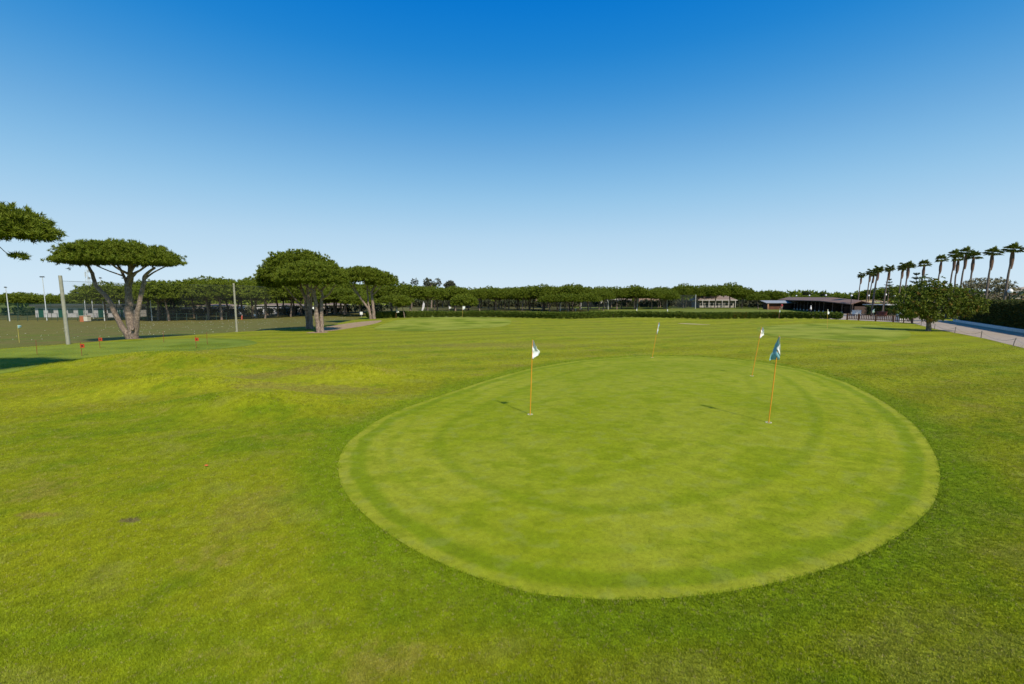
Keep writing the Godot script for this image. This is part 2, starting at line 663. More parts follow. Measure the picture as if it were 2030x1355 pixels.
func flag_cloth(h: float, wide: Array, fold: float, s: int) -> Shape:
	# hangs from the pole top at y = 0 down to -h; wide gives how far it stands out from the pole on the way down
	var out := Shape.new()
	out.smooth = true
	var rows := 16
	var cols := 8
	var p := []
	for i in rows + 1:
		var t := float(i) / rows
		var f := t * (wide.size() - 1)
		var k := mini(int(f), wide.size() - 2)
		var w: float = lerpf(wide[k], wide[k + 1], smooth_step(0.0, 1.0, f - k))
		var row := []
		for j in cols + 1:
			var u := float(j) / cols
			row.append(Vector3(w * u, -h * t - 0.10 * w * u, fold * u * sin(u * 5.0 + t * 4.0 + s) + 0.35 * fold * sin(t * 11.0 + u * 3.0 + s)))
		p.append(row)
	for i in rows:
		for j in cols:
			out.quad(p[i][j], p[i + 1][j], p[i + 1][j + 1], p[i][j + 1])
	out.smooth = false
	return out


# ---------------------------------------------------------------- the scene
func _ready() -> void:
	var cam := Camera3D.new()
	cam.name = "camera"
	cam.position = Vector3(0, 3.5, 0)
	cam.rotation.x = -atan(88.5 / 902.0)
	cam.fov = 2.0 * rad_to_deg(atan(677.5 / 902.0))
	cam.near = 0.05
	cam.far = 6000.0
	add_child(cam)

	var env := Environment.new()
	env.background_mode = Environment.BG_SKY
	var sky := Sky.new()
	var pano := PanoramaSkyMaterial.new()
	pano.panorama = sky_picture()
	sky.sky_material = pano
	env.sky = sky
	env.tonemap_mode = Environment.TONE_MAPPER_LINEAR
	env.tonemap_exposure = 1.55
	env.sdfgi_enabled = true
	env.ssao_enabled = true
	env.ssil_enabled = true
	var around := WorldEnvironment.new()
	around.name = "environment"
	around.environment = env
	add_child(around)

	var sun := DirectionalLight3D.new()
	sun.name = "sun"
	sun.light_energy = 1.1
	sun.light_color = Color(1.0, 0.955, 0.87)
	sun.light_angular_distance = 3.0
	sun.shadow_enabled = true
	add_child(sun)
	sun.look_at_from_position(Vector3(0.51, 1.0, 0.86) * 50.0, Vector3.ZERO)

	rng.seed = 7
	make_sdf()
	bark = speckled("pine_bark", Color(0.075, 0.052, 0.040), Color(0.54, 0.43, 0.345), Vector3(0.9, 0.40, 0.9), 0.95, 5.0, FastNoiseLite.TYPE_CELLULAR, 0.05)
	pine_leaf = leaf_mat("pine_needles", 0.75)
	make_ground()
	greens_and_paths()
	print("ground done")
	main_pines()
	groves()
	print("pines done")
	hedges()
	broadleaf_tree()
	palms()
	other_trees()
	print("plants done")
	flags()
	range_things()
	buildings()
	fences()
	lamps()
	people()
	grass_blades()
	print("done")


func sky_picture() -> ImageTexture:
	# colours of clear air by height above the horizon in degrees
	var stops := [[0.0, Color8(212, 231, 245)], [2.4, Color8(204, 228, 244)], [7.3, Color8(180, 214, 239)], [11.5, Color8(150, 198, 233)], [14.3, Color8(129, 185, 228)], [17.1, Color8(108, 171, 222)], [22.3, Color8(66, 148, 214)], [26.6, Color8(34, 132, 209)], [31.3, Color8(10, 119, 206)], [90.0, Color8(8, 112, 198)]]
	var h := 512
	var im := Image.create_empty(64, h, false, Image.FORMAT_RGBF)
	for j in h:
		var up := 90.0 - (j + 0.5) / h * 180.0
		var c: Color = stops[0][1].srgb_to_linear()
		for k in stops.size() - 1:
			if up > stops[k][0]:
				var t: float = clampf((up - stops[k][0]) / (stops[k + 1][0] - stops[k][0]), 0.0, 1.0)
				c = (stops[k][1] as Color).lerp(stops[k + 1][1], t).srgb_to_linear()
		if up <= 0.0:
			c = Color(0.16, 0.19, 0.10)
		im.fill_rect(Rect2i(0, j, 64, 1), Color(c.r, c.g, c.b) / 1.55)
	return ImageTexture.create_from_image(im)


func greens_and_paths() -> void:
	var short := blade_texture(512, 60000, 6.0, 0.30, 21)
	var box := Rect2(-5.0, 4.0, 24.0, 24.0)
	var m := sheet(smooth_outline(GREEN, 3), 0.4, 0.012, box)
	m.surface_set_material(0, turf("putting_turf", bake(1024, -5.0, 4.0, 24.0, true), short))
	ground_piece("putting_green", m)
	var small := turf("practice_turf", bake(512, -38.0, 0.0, 90.0, false, true), short)
	var others := [[-33.9, 28.2, -33.0, 33.5, -30.6, 36.8, -26.5, 38.8, -22.5, 37.8, -19.4, 34.5, -19.6, 31.1, -21.6, 27.0, -22.3, 23.0, -23.1, 20.4, -25.6, 20.4],
		[26.9, 49.9, 32.7, 56.1, 39.8, 59.2, 44.7, 57.1, 42.4, 49.9, 36.8, 41.9, 31.9, 36.9, 27.4, 34.9, 24.3, 36.1, 22.8, 39.8],
		[-15.4, 50.5, -15.7, 62.7, -10.8, 69.3, -4.4, 70.3, -0.4, 64.2, -0.9, 54.3, -6.2, 48.7, -10.7, 46.9]]
	for o in others:
		m = sheet(smooth_outline(o), 0.9, 0.014, Rect2(-38, 0, 90, 90))
		m.surface_set_material(0, small)
		ground_piece("practice_green", m)
	# bare earth under the pines, sand in the hollow
	var earth := speckled("bare_earth", Color(0.225, 0.150, 0.072), Color(0.37, 0.265, 0.145), Vector3(0.3, 0.3, 0.3), 1.0)
	for o in [[-19.5, 46.9, -21.0, 50.2, -22.0, 54.5, -20.8, 60.5, -18.2, 63.0, -17.4, 58.5, -18.2, 52.0, -18.8, 47.8], [-33.7, 38.2, -33.5, 39.6, -32.5, 40.0, -31.6, 39.4, -31.5, 38.4, -32.4, 37.9], [-20.2, 44.6, -20.3, 46.0, -19.4, 46.5, -18.5, 45.8, -18.6, 44.8]]:
		m = sheet(smooth_outline(o), 0.8, 0.010, Rect2(0, 0, 1, 1))
		m.surface_set_material(0, earth)
		ground_piece("bare_earth", m)
	m = sheet(smooth_outline([22.2, 60.9, 23.2, 61.5, 24.6, 61.2, 26.3, 60.3, 24.9, 59.9, 23.2, 60.2]), 0.4, 0.012, Rect2(0, 0, 1, 1))
	m.surface_set_material(0, speckled("bunker_sand", Color(0.27, 0.22, 0.11), Color(0.40, 0.33, 0.18), Vector3(0.4, 0.4, 0.4), 1.0))
	ground_piece("sand", m)
	var pave := speckled("path_paving", Color(0.270, 0.215, 0.160), Color(0.360, 0.296, 0.225), Vector3(0.22, 0.22, 0.22), 0.95)
	m = sheet(PackedVector2Array([Vector2(24, 14), Vector2(36, 32.3), Vector2(39.8, 38.3), Vector2(42.7, 43.6), Vector2(46.6, 49.9), Vector2(54.0, 61.4), Vector2(48.8, 67.2), Vector2(55, 90), Vector2(62, 101), Vector2(71, 107), Vector2(90, 101), Vector2(76, 84), Vector2(62.5, 63.6), Vector2(48.4, 42.0), Vector2(31, 14)]), 1.5, 0.014, Rect2(0, 0, 1, 1))
	m.surface_set_material(0, pave)
	ground_piece("path", m)


func main_pines() -> void:
	# flat-topped pine with three stems
	pine("flat topped umbrella pine with three bare stems spreading from one base", on(-32.4, 38.8, -0.05),
		[[[-0.1, -0.2, 0.1, -0.3, 0.3, 0.1, -0.8, 1.26, 0.2, -1.37, 3.2, 0.4, -2.28, 4.57, 0.5, -2.74, 5.6, 0.3, -3.3, 6.5, 0.2], 0.34, 0.11],
		[[0, -0.2, 0, 0, 0.6, 0, -0.23, 2.74, -0.1, -0.2, 4.45, -0.2, 0.06, 5.6, -0.2, 0.17, 6.7, -0.1], 0.50, 0.16],
		[[0.15, -0.2, 0.1, 0.34, 0.5, 0.15, 0.8, 2.4, 0.3, 1.37, 4.57, 0.2, 1.54, 5.48, 0.1, 2.3, 6.1, 0.0], 0.34, 0.10]],
		[[[-0.2, 4.4, -0.2, -0.8, 5.48, -0.5, -1.37, 6.22, -0.8, -2.0, 6.7, -1.0], 0.14, 0.06], [[-0.2, 4.5, -0.2, 0.46, 5.14, 0.3, 1.37, 5.7, 0.7, 2.2, 6.1, 1.0], 0.12, 0.05],
		[[0.06, 5.5, -0.2, -0.4, 5.9, 0.3, -0.9, 6.5, 0.8], 0.13, 0.05], [[0.06, 5.5, -0.2, 0.5, 5.9, -0.7, 1.1, 6.6, -1.2], 0.13, 0.05], [[0.1, 5.6, -0.2, 0.8, 5.75, 0.6, 1.7, 6.1, 1.3], 0.09, 0.04],
		[[-0.8, 5.4, -0.5, -1.7, 5.8, -0.2, -2.6, 6.4, 0.4], 0.07, 0.035], [[-0.5, 5.0, -0.3, -0.6, 5.9, -1.1, -0.9, 6.7, -2.0], 0.09, 0.04], [[1.45, 5.0, 0.2, 1.7, 5.7, -0.5, 2.6, 6.4, -1.2], 0.10, 0.04],
		[[0.35, 0.9, 0.42, 0.47, 1.0, 0.62], 0.15, 0.15], [[-2.7, 5.5, 0.3, -3.6, 6.1, -0.4, -4.4, 6.7, -0.9], 0.07, 0.03]],
		[[-0.6, 6.65, 0.0, 4.3, 1.6, 0.40, 4.2], [-3.0, 6.6, 0.6, 2.0, 0.65, 0.5, 2.0], [2.1, 6.55, 0.6, 1.9, 0.8, 0.5, 2.0], [-0.6, 7.1, 1.0, 2.8, 1.05, 0.4, 2.6], [-3.9, 6.5, 0.2, 0.9, 0.4, 0.55, 1.0]], 6200, 17, 0.21, 0.034, 1)
	# the pair with the domed crowns
	pine("domed umbrella pine with two pale crossing trunks on an orange needle ring", on(-19.4, 45.5, -0.05),
		[[[-0.05, -0.2, 0, 0, 0.3, 0, -0.1, 2.2, 0, -0.22, 3.9, 0.1, -0.55, 4.35, 0.2, -1.1, 4.8, 0.3], 0.33, 0.10], [[0.25, -0.2, -0.25, 0.25, 0.4, -0.3, 0.22, 3.0, -0.4, 0.45, 3.55, -0.4, 0.34, 4.2, -0.4, 1.0, 4.95, -0.5], 0.27, 0.10]],
		[[[-0.2, 3.85, 0.1, 0.0, 4.6, 0.0, 0.6, 5.3, -0.2], 0.12, 0.06], [[0.42, 3.45, -0.4, 0.9, 3.6, 0.0, 1.45, 3.95, 0.4, 2.2, 4.85, 0.7], 0.11, 0.05], [[-0.2, 3.8, 0.1, -0.9, 4.35, -0.4, -1.7, 4.9, -0.9], 0.09, 0.04], [[0.38, 4.0, -0.4, 0.1, 4.6, 0.4, -0.2, 5.3, 1.0], 0.09, 0.04]],
		[[-0.4, 5.35, 0.0, 3.3, 1.65, 0.55, 3.0], [1.0, 5.2, 0.5, 1.7, 1.2, 0.7, 1.7], [-1.6, 5.3, 0.6, 1.8, 1.2, 0.6, 1.7], [0.0, 5.9, 1.0, 1.6, 1.0, 0.4, 1.4]], 5200, 16, 0.22, 0.038, 2)
	pine("taller domed umbrella pine behind the crossing trunks with drooping skirt", on(-22.6, 50.7, -0.05),
		[[[-0.15, -0.2, 0, -0.12, 0.4, 0, -0.2, 2.1, 0, -0.42, 3.7, 0, -0.83, 5.2, 0], 0.36, 0.13], [[0.3, -0.2, 0.2, 0.28, 0.5, 0.2, 0.25, 2.1, 0.25, 0.1, 4.1, 0.2, 0.0, 5.4, 0.1], 0.33, 0.13]],
		[[[-0.22, 2.0, 0, -0.7, 2.8, 0.5, -1.15, 3.5, 0.9, -2.0, 5.0, 1.4], 0.12, 0.05], [[0.24, 2.7, 0.25, 0.6, 3.7, 0.4, 0.66, 4.9, 0.5], 0.14, 0.06], [[0.1, 3.8, 0.2, 0.5, 4.6, -0.6, 1.2, 5.6, -1.2], 0.11, 0.05], [[-0.5, 4.0, 0, -1.3, 4.7, -0.6, -2.2, 5.4, -1.1], 0.10, 0.05]],
		[[-0.7, 5.9, 0.0, 4.3, 2.6, 0.8, 4.0], [-3.3, 5.6, 0.5, 1.9, 1.3, 1.1, 1.8], [-3.9, 4.9, 0.7, 1.1, 0.8, 0.8, 1.1], [1.8, 5.9, 0.2, 2.1, 1.7, 0.7, 2.0], [-0.4, 6.9, 0.8, 2.6, 1.7, 0.5, 2.4], [-2.0, 5.0, 0.9, 1.3, 0.8, 0.6, 1.2]], 6600, 16, 0.23, 0.042, 3)
	pine("forked umbrella pine leaning at the end of the clipped hedge", on(-21.0, 68.5, -0.05),
		[[[-0.2, -0.2, 0, -0.25, 0.4, 0.05, -0.57, 1.6, 0.1, -1.7, 3.4, 0.3, -2.6, 5.2, 0.5], 0.30, 0.11], [[0.2, -0.2, 0, 0.22, 0.5, 0, 0.17, 1.8, 0, 0.0, 3.9, -0.1, 0.3, 4.6, -0.1, 1.1, 5.6, -0.2], 0.36, 0.12]],
		[[[-0.3, 1.0, 0.1, -0.6, 2.6, -0.2, -0.8, 4.3, -0.5, -0.7, 5.4, -0.7], 0.15, 0.07], [[0.0, 3.8, -0.1, -0.5, 4.7, 0.4, -0.9, 5.6, 0.8], 0.11, 0.05], [[0.05, 3.6, -0.1, 1.0, 4.3, 0.4, 1.9, 5.2, 0.9], 0.11, 0.05], [[-1.6, 3.3, 0.3, -2.6, 4.2, 0.0, -3.4, 5.4, -0.3], 0.09, 0.05]],
		[[-1.4, 6.0, 0.0, 3.7, 1.8, 0.8, 3.4], [1.6, 5.5, 0.0, 2.3, 1.5, 0.8, 2.2], [-3.6, 6.2, 0.3, 2.1, 1.2, 0.7, 2.0], [0.2, 6.2, 0.8, 2.2, 1.3, 0.6, 2.0]], 4600, 14, 0.27, 0.055, 4)
	# the pine whose crown reaches in from beyond the frame
	pine("umbrella pine with one hanging broken sprig below its dense crown", on(-25.75, 18.5, -0.05),
		[[[0, -0.2, 0, 0.1, 1.8, 0, -0.2, 3.6, 0.1, 0.1, 5.4, 0.1, 0.4, 6.6, 0], 0.42, 0.18]],
		[[[0.0, 3.9, 0.1, 1.8, 5.0, 0.2, 3.6, 5.55, 0.3, 5.4, 5.85, 0.3, 6.3, 6.2, 0.2], 0.16, 0.04], [[5.0, 5.75, 0.3, 5.6, 5.6, 0.4, 5.95, 5.3, 0.45, 6.5, 5.15, 0.5], 0.022, 0.008], [[0.0, 4.3, 0.1, -1.8, 5.4, 0.8, -3.2, 6.2, 1.2], 0.14, 0.06], [[0.1, 4.8, 0.1, 0.8, 5.6, -1.6, 1.4, 6.2, -2.8], 0.13, 0.05], [[0.1, 4.6, 0.1, 0.9, 5.5, 1.6, 1.6, 6.1, 2.8], 0.13, 0.05]],
		[[1.6, 6.4, 0.9, 4.3, 1.3, 0.5, 2.9], [5.2, 6.3, 0.3, 2.0, 0.9, 0.55, 1.7], [4.2, 6.55, 0.9, 2.0, 0.95, 0.5, 1.7], [-1.6, 6.5, 1.2, 3.0, 1.2, 0.4, 1.9], [6.5, 6.0, 0.3, 1.05, 0.5, 0.42, 1.0], [6.45, 5.16, 0.45, 0.30, 0.05, 0.06, 0.13], [6.75, 5.08, 0.5, 0.16, 0.05, 0.05, 0.10]], 9500, 18, 0.18, 0.024, 5)


var kinds := []
var baked := []

func grow(x: float, z: float, radius: float, top: float, label: String, group: String, low := 1.0) -> void:
	# top is the height above the ground; low shortens the bare trunk
	var k := rng.randi() % kinds.size()
	var t := copy_of(kinds[k], "grove_pine", on(x, z, -0.05 + (low - 1.0) * top * 0.4), rng.randf() * TAU, Vector3(radius / 4.4, top / 7.9 / low, radius / 4.4))
	tag(t, label, "tree", group)


func groves() -> void:
	for k in 5:
		kinds.append(grove_pine(k))
	rng.seed = 900
	var a := "dense umbrella pine in the dark grove beyond the dry range field"
	var ga := "grove beyond the dry range field"
	# x, distance, crown radius, height
	for q in [[-84.0, 94.0, 4.9, 8.0], [-79.0, 99.0, 5.0, 8.6], [-74.5, 96.0, 4.8, 8.2], [-70.0, 93.0, 4.9, 8.3], [-64.5, 97.0, 5.2, 9.0], [-60.0, 94.0, 4.9, 8.6], [-55.0, 98.0, 4.8, 8.4], [-51.5, 95.0, 4.4, 7.8], [-48.0, 99.0, 4.4, 7.9], [-44.5, 101.0, 4.2, 7.4],
		[-88.0, 104.0, 4.8, 7.6], [-81.0, 108.0, 5.0, 8.6], [-74.0, 106.0, 5.0, 9.0], [-67.0, 105.0, 5.2, 9.4], [-61.0, 107.0, 5.0, 9.3], [-56.0, 109.0, 4.8, 8.8], [-50.0, 108.0, 4.6, 8.4], [-45.0, 111.0, 4.6, 8.2], [-40.0, 110.0, 4.4, 8.0]]:
		grow(q[0], q[1], q[2], q[3], a, ga)
	for k in 16:
		grow(-92.0 + k * 3.6 + rng.randf_range(-1.0, 1.0), rng.randf_range(112.0, 122.0), rng.randf_range(4.4, 5.2), rng.randf_range(7.6, 8.8), a, ga, 1.1)
	for q in [[-128.0, 128.0], [-122.0, 132.0], [-114.0, 127.0], [-107.0, 131.0], [-103.0, 126.0], [-98.0, 133.0], [-134.0, 124.0], [-92.0, 129.0], [-140.0, 131.0]]:
		grow(q[0], q[1], 5.6, rng.randf_range(5.0, 6.3), "umbrella pine rising behind the pale sports building and its floodlights", "pines behind the sports building")
	for q in [[-36.0, 98.0, 4.9, 6.6], [-31.0, 93.0, 3.6, 5.0], [-40.0, 103.0, 4.5, 5.6], [-26.5, 105.0, 4.6, 7.4], [-23.0, 103.0, 4.4, 7.0], [-20.0, 108.0, 4.4, 6.6], [-29.0, 110.0, 4.8, 7.0], [-34.0, 113.0, 4.8, 6.6], [-24.5, 97.0, 3.6, 4.6]]:
		grow(q[0], q[1], q[2], q[3], "bushy low branched pine behind the forked tree and clipped hedge", "bushy pines behind the hedge end", 1.18)
	var b := "tall bare trunked pine in the wood beyond the clipped hedge"
	var gb := "wood beyond the clipped hedge"
	for q in [[-19.5, 119.0, 3.9, 5.3], [-14.6, 118.0, 3.8, 6.4], [-8.5, 120.0, 3.4, 6.0], [-4.2, 121.0, 3.9, 6.1], [-0.8, 124.0, 3.8, 6.2], [2.8, 120.0, 3.6, 6.1], [4.8, 122.0, 3.5, 6.7], [8.0, 119.0, 4.0, 6.9], [12.1, 121.0, 3.9, 6.5], [16.0, 120.0, 4.3, 7.2], [20.3, 122.0, 3.9, 6.2], [24.2, 121.0, 3.2, 5.4], [13.8, 112.0, 4.0, 4.6], [9.5, 114.0, 3.4, 4.3], [19.0, 113.0, 3.4, 4.6],
		[30.5, 133.0, 3.8, 6.7], [36.0, 134.0, 4.4, 7.1], [41.5, 136.0, 3.9, 6.1], [46.5, 138.0, 3.9, 5.7]]:
		grow(q[0], q[1], q[2], q[3], b, gb)
	for k in 46:
		var x := -24.0 + k * 1.62 + rng.randf_range(-1.2, 1.2)
		grow(x, rng.randf_range(127.0, 160.0) + (10.0 if x > 26.0 else 0.0), rng.randf_range(3.2, 4.2), rng.randf_range(5.6, 7.0), b, gb)
	var c := "broad umbrella pine standing over the tiled roof house"
	for q in [[55.0, 147.0, 3.9, 7.4], [59.5, 146.0, 4.2, 7.0], [64.0, 144.0, 4.0, 7.1], [70.0, 147.0, 4.6, 7.7], [74.5, 148.0, 3.7, 6.5], [60.0, 158.0, 4.4, 7.3], [67.5, 160.0, 4.4, 7.4], [52.0, 160.0, 4.0, 7.0]]:
		grow(q[0], q[1], q[2], q[3], c, "pines over the tiled house", 0.92)
	var d := "rounded umbrella pine behind the dark timber shelter"
	for q in [[75.5, 140.0, 3.2, 5.0], [86.0, 152.0, 5.2, 6.2], [82.0, 158.0, 4.6, 5.6], [92.0, 160.0, 4.5, 4.9], [98.0, 150.0, 4.6, 4.6], [102.0, 158.0, 4.8, 4.9], [96.0, 134.0, 4.6, 4.7], [90.0, 139.0, 4.5, 4.5], [101.0, 128.0, 5.0, 5.9], [97.0, 120.0, 5.0, 6.4], [94.0, 112.0, 4.6, 6.7], [101.0, 117.0, 4.8, 6.9], [96.0, 104.0, 4.8, 6.4], [104.0, 108.0, 5.0, 6.4], [92.0, 101.0, 4.4, 5.8], [109.0, 122.0, 5.2, 6.0], [106.0, 140.0, 5.0, 5.2]]:
		grow(q[0], q[1], q[2], q[3], d, "pines behind the shelter", 1.12)
	tag(kinds[0], "rounded pine crown sheltering the far end of the timber shelter", "tree")
	# the prototypes stand in the wood as well
	for k in kinds.size():
		kinds[k].position = on(-12.0 + k * 7.0, 126.0)
		kinds[k].scale = Vector3(0.86, 0.78, 0.86)
		tag(kinds[k], b, "tree", gb)
	# one low dome in front of the wood and a small leaning one at the hedge
	var dome := thing("dome_pine", "low rounded pine dome standing alone over the clipped hedge", "tree", on(-9.0, 86.0))
	rng.seed = 40
	part("trunk", stem([0, -0.3, 0, 0.1, 1.0, 0, 0, 2.4, 0], 0.16, 0.08).mesh(bark), dome)
	part("crown", crown([[0, 2.5, 0, 2.5, 1.55, 0.7, 2.4], [1.0, 2.3, 0.5, 1.4, 1.0, 0.6, 1.4], [-1.2, 2.2, 0.4, 1.3, 1.0, 0.5, 1.3]], 900, 10, 0.34, 0.08, OLD_NEEDLES, NEW_NEEDLES, 8).mesh(pine_leaf), dome)
	var lean := thing("young_pine", "young pine with a thin slanting trunk in front of the clipped hedge", "tree", on(-17.2, 73.0))
	part("trunk", stem([0, -0.2, 0, -0.12, 0.8, 0, -0.35, 1.9, 0, -0.4, 2.9, 0], 0.07, 0.04).mesh(bark), lean)
	part("crown", crown([[-0.4, 2.5, 0, 1.25, 1.0, 0.8, 1.2], [0.3, 2.3, 0.3, 0.8, 0.6, 0.5, 0.8], [-1.2, 2.1, 0.2, 0.7, 0.5, 0.5, 0.7]], 420, 10, 0.30, 0.07, OLD_NEEDLES, NEW_NEEDLES, 9).mesh(pine_leaf), lean)
	# undergrowth that closes the view between the trunks
	var u := Shape.new()
	for k in 6500:
		var x := rng.randf_range(-45.0, 115.0)
		var z := rng.randf_range(165.0, 186.0)
		puff(u, on(x, z, rng.randf_range(0.0, 2.5) * (0.75 + 0.4 * n_lump.get_noise_1d(x))), Vector3.UP, 7, 0.9, 0.25, Color(0.030, 0.042, 0.014).lerp(Color(0.06, 0.06, 0.03), rng.randf()))
	for k in 900:
		var x := rng.randf_range(-140.0, -34.0)
		puff(u, on(x, rng.randf_range(118.0, 136.0), rng.randf_range(0.0, 1.6)), Vector3.UP, 7, 0.9, 0.25, Color(0.030, 0.045, 0.014).lerp(Color(0.05, 0.06, 0.03), rng.randf()))
	var w := Shape.new()
	for k in 9000:
		var x := rng.randf_range(-330.0, 330.0)
		var z := rng.randf_range(196.0, 214.0)
		var tall := 4.9 + 1.3 * n_lump.get_noise_1d(x * 0.12) + 0.8 * n_lump.get_noise_1d(x * 0.5)
		puff(w, Vector3(x, tall * sqrt(rng.randf()) - 1.0 * smooth_step(60.0, 120.0, -x), -z), Vector3(0, 0.8, 0.5), 9, 1.3, 0.36, OLD_NEEDLES.lerp(NEW_NEEDLES, rng.randf() * 0.7))
	var far := part("far_wood", w.mesh(leaf_mat("far_leaves", 0.25)), self)
	tag(far, "far off dark wood closing the view behind every grove", "wood")
	far.set_meta("kind", "stuff")
	var o := part("undergrowth", u.mesh(leaf_mat("undergrowth", 0.2)), self)
	tag(o, "dark scrub growing beneath and behind the pine woods", "undergrowth")
	o.set_meta("kind", "stuff")


func shrub(s: int) -> Shape:
	# one clipped bush of the low hedge, about 1.35 m long, narrower at its foot
	rng.seed = 1200 + s
	var out := Shape.new()
	for k in 380:
		var d := any_dir()
		var m := maxf(absf(d.x), maxf(absf(d.y), absf(d.z)))
		d = d.lerp(d / m, 0.72) * pow(rng.randf(), 0.3)
		var y := 0.58 + d.y * 0.46
		var taper := clampf(0.72 + 0.5 * y, 0.0, 1.0)
		var p := Vector3(d.x * 0.70 * taper, y, d.z * 0.48 * taper)
		p *= 1.0 + 0.06 * n_lump.get_noise_3dv(p * 4.0 + Vector3(s, 0, 0))
		var c := Color(0.055, 0.098, 0.011).lerp(Color(0.125, 0.160, 0.018), rng.randf())
		if s == 3 and rng.randf() < 0.3:
			c = Color(0.15, 0.11, 0.012)
		puff(out, p, d.normalized(), 9, 0.15, 0.045, c)
	for k in 5:
		var q := Vector3(rng.randf_range(-0.45, 0.45), 0.0, rng.randf_range(-0.2, 0.2))
		out.obox(Transform3D(Basis(Vector3.BACK, rng.randf_range(-0.2, 0.2)), q + Vector3(0, 0.3, 0)), Vector3(0.035, 0.7, 0.035), Color(0.14, 0.11, 0.08))
	return out


func hedges() -> void:
	var leaf := leaf_mat("hedge_leaves", 0.25)
	var kinds_of := []
	for k in 4:
		kinds_of.append(shrub(k).mesh(leaf))
	var h := thing("clipped_hedge", "long low clipped hedge of joined bushes winding across the course", "hedge")
	var line := along([-21.8, 0, 70.5, -19.0, 0, 74.5, -13.0, 0, 78.5, -7.0, 0, 79.5, -1.0, 0, 78.0, 4.5, 0, 73.5, 8.0, 0, 71.5, 11.5, 0, 72.5, 16.0, 0, 77.0, 20.5, 0, 78.0, 25.0, 0, 74.5, 29.5, 0, 72.2, 35.0, 0, 73.5, 40.5, 0, 74.0, 45.0, 0, 70.0, 48.4, 0, 66.5], 24)
	var left := 0.0
	var n := 0
	rng.seed = 1300
	for i in line.size() - 1:
		var d: Vector3 = line[i + 1] - line[i]
		left -= d.length()
		if left > 0.0:
			continue
		left += 1.22
		n += 1
		var o := part("shrub", kinds_of[3 if n in [57, 58, 62] else n % 3], h)
		o.position = on(line[i].x, line[i].z)
		o.rotation.y = atan2(d.z, d.x) + (PI if rng.randf() < 0.5 else 0.0)
		o.scale = Vector3.ONE * rng.randf_range(0.97, 1.06)
	# tall clipped wall of cypress behind the white kerb
	rng.seed = 1400
	var tall := thing("cypress_hedge", "tall dark clipped cypress hedge standing behind the white kerb", "hedge")
	var a := Vector2(44.6, 35.5)
	var b := Vector2(64.0, 65.9)
	var dir := (b - a).normalized()
	var side := Vector2(dir.y, -dir.x)
	var s := Shape.new()
	for k in 8200:
		var t := rng.randf()
		var y := rng.randf_range(0.05, 2.85)
		var w := rng.randf_range(-0.1, 0.12) + 0.10 * n_lump.get_noise_2d(t * 60.0, y * 1.2) + (rng.randf_range(0.0, 1.4) if rng.randf() < 0.35 else 0.0)
		var up := rng.randf() < 0.28
		if up:
			y = 2.8 + 0.12 * n_lump.get_noise_1d(t * 50.0) + rng.randf_range(-0.1, 0.12)
			w = rng.randf_range(0.0, 1.5)
		var p := a.lerp(b, t) + side * (0.55 + w)
		var c := Color(0.040, 0.050, 0.008).lerp(Color(0.070, 0.076, 0.012), rng.randf())
		if up:
			c = Color(0.040, 0.060, 0.010).lerp(Color(0.12, 0.11, 0.015), rng.randf() * rng.randf())
		puff(s, on(p.x, p.y, y), Vector3(-side.x, 0.6, side.y) if not up else Vector3(0, 1.6, 0), 8, 0.30, 0.05, c)
	part("foliage", s.mesh(leaf_mat("cypress_leaves", 0.12)), tall)
	for k in 26:
		var p := a.lerp(b, (k + 0.5) / 26.0) + side * 1.25
		part("stem", stem([0, -0.1, 0, rng.randf_range(-0.1, 0.1), 1.2, 0, rng.randf_range(-0.2, 0.2), 2.5, 0], 0.06, 0.03, 6, 2).mesh(bark), tall).position = on(p.x, p.y)
	# the white kerb wall below it, in cast lengths
	var kerb := thing("kerb_wall", "low whitewashed kerb running along the foot of the tall hedge", "kerb")
	var white := speckled("whitewash", Color(0.50, 0.49, 0.46), Color(0.66, 0.65, 0.62), Vector3(0.5, 0.5, 0.5), 0.85)
	var length := a.distance_to(b) / 14.0
	for k in 14:
		var p := a + dir * (k + 0.5) * length
		var q := Shape.new()
		q.box(Vector3.ZERO, Vector3(0.28, 0.36, length - 0.012))
		var o := part("block", q.mesh(white), kerb)
		o.position = on(p.x, p.y, 0.14)
		o.rotation.y = -atan2(dir.x, dir.y)


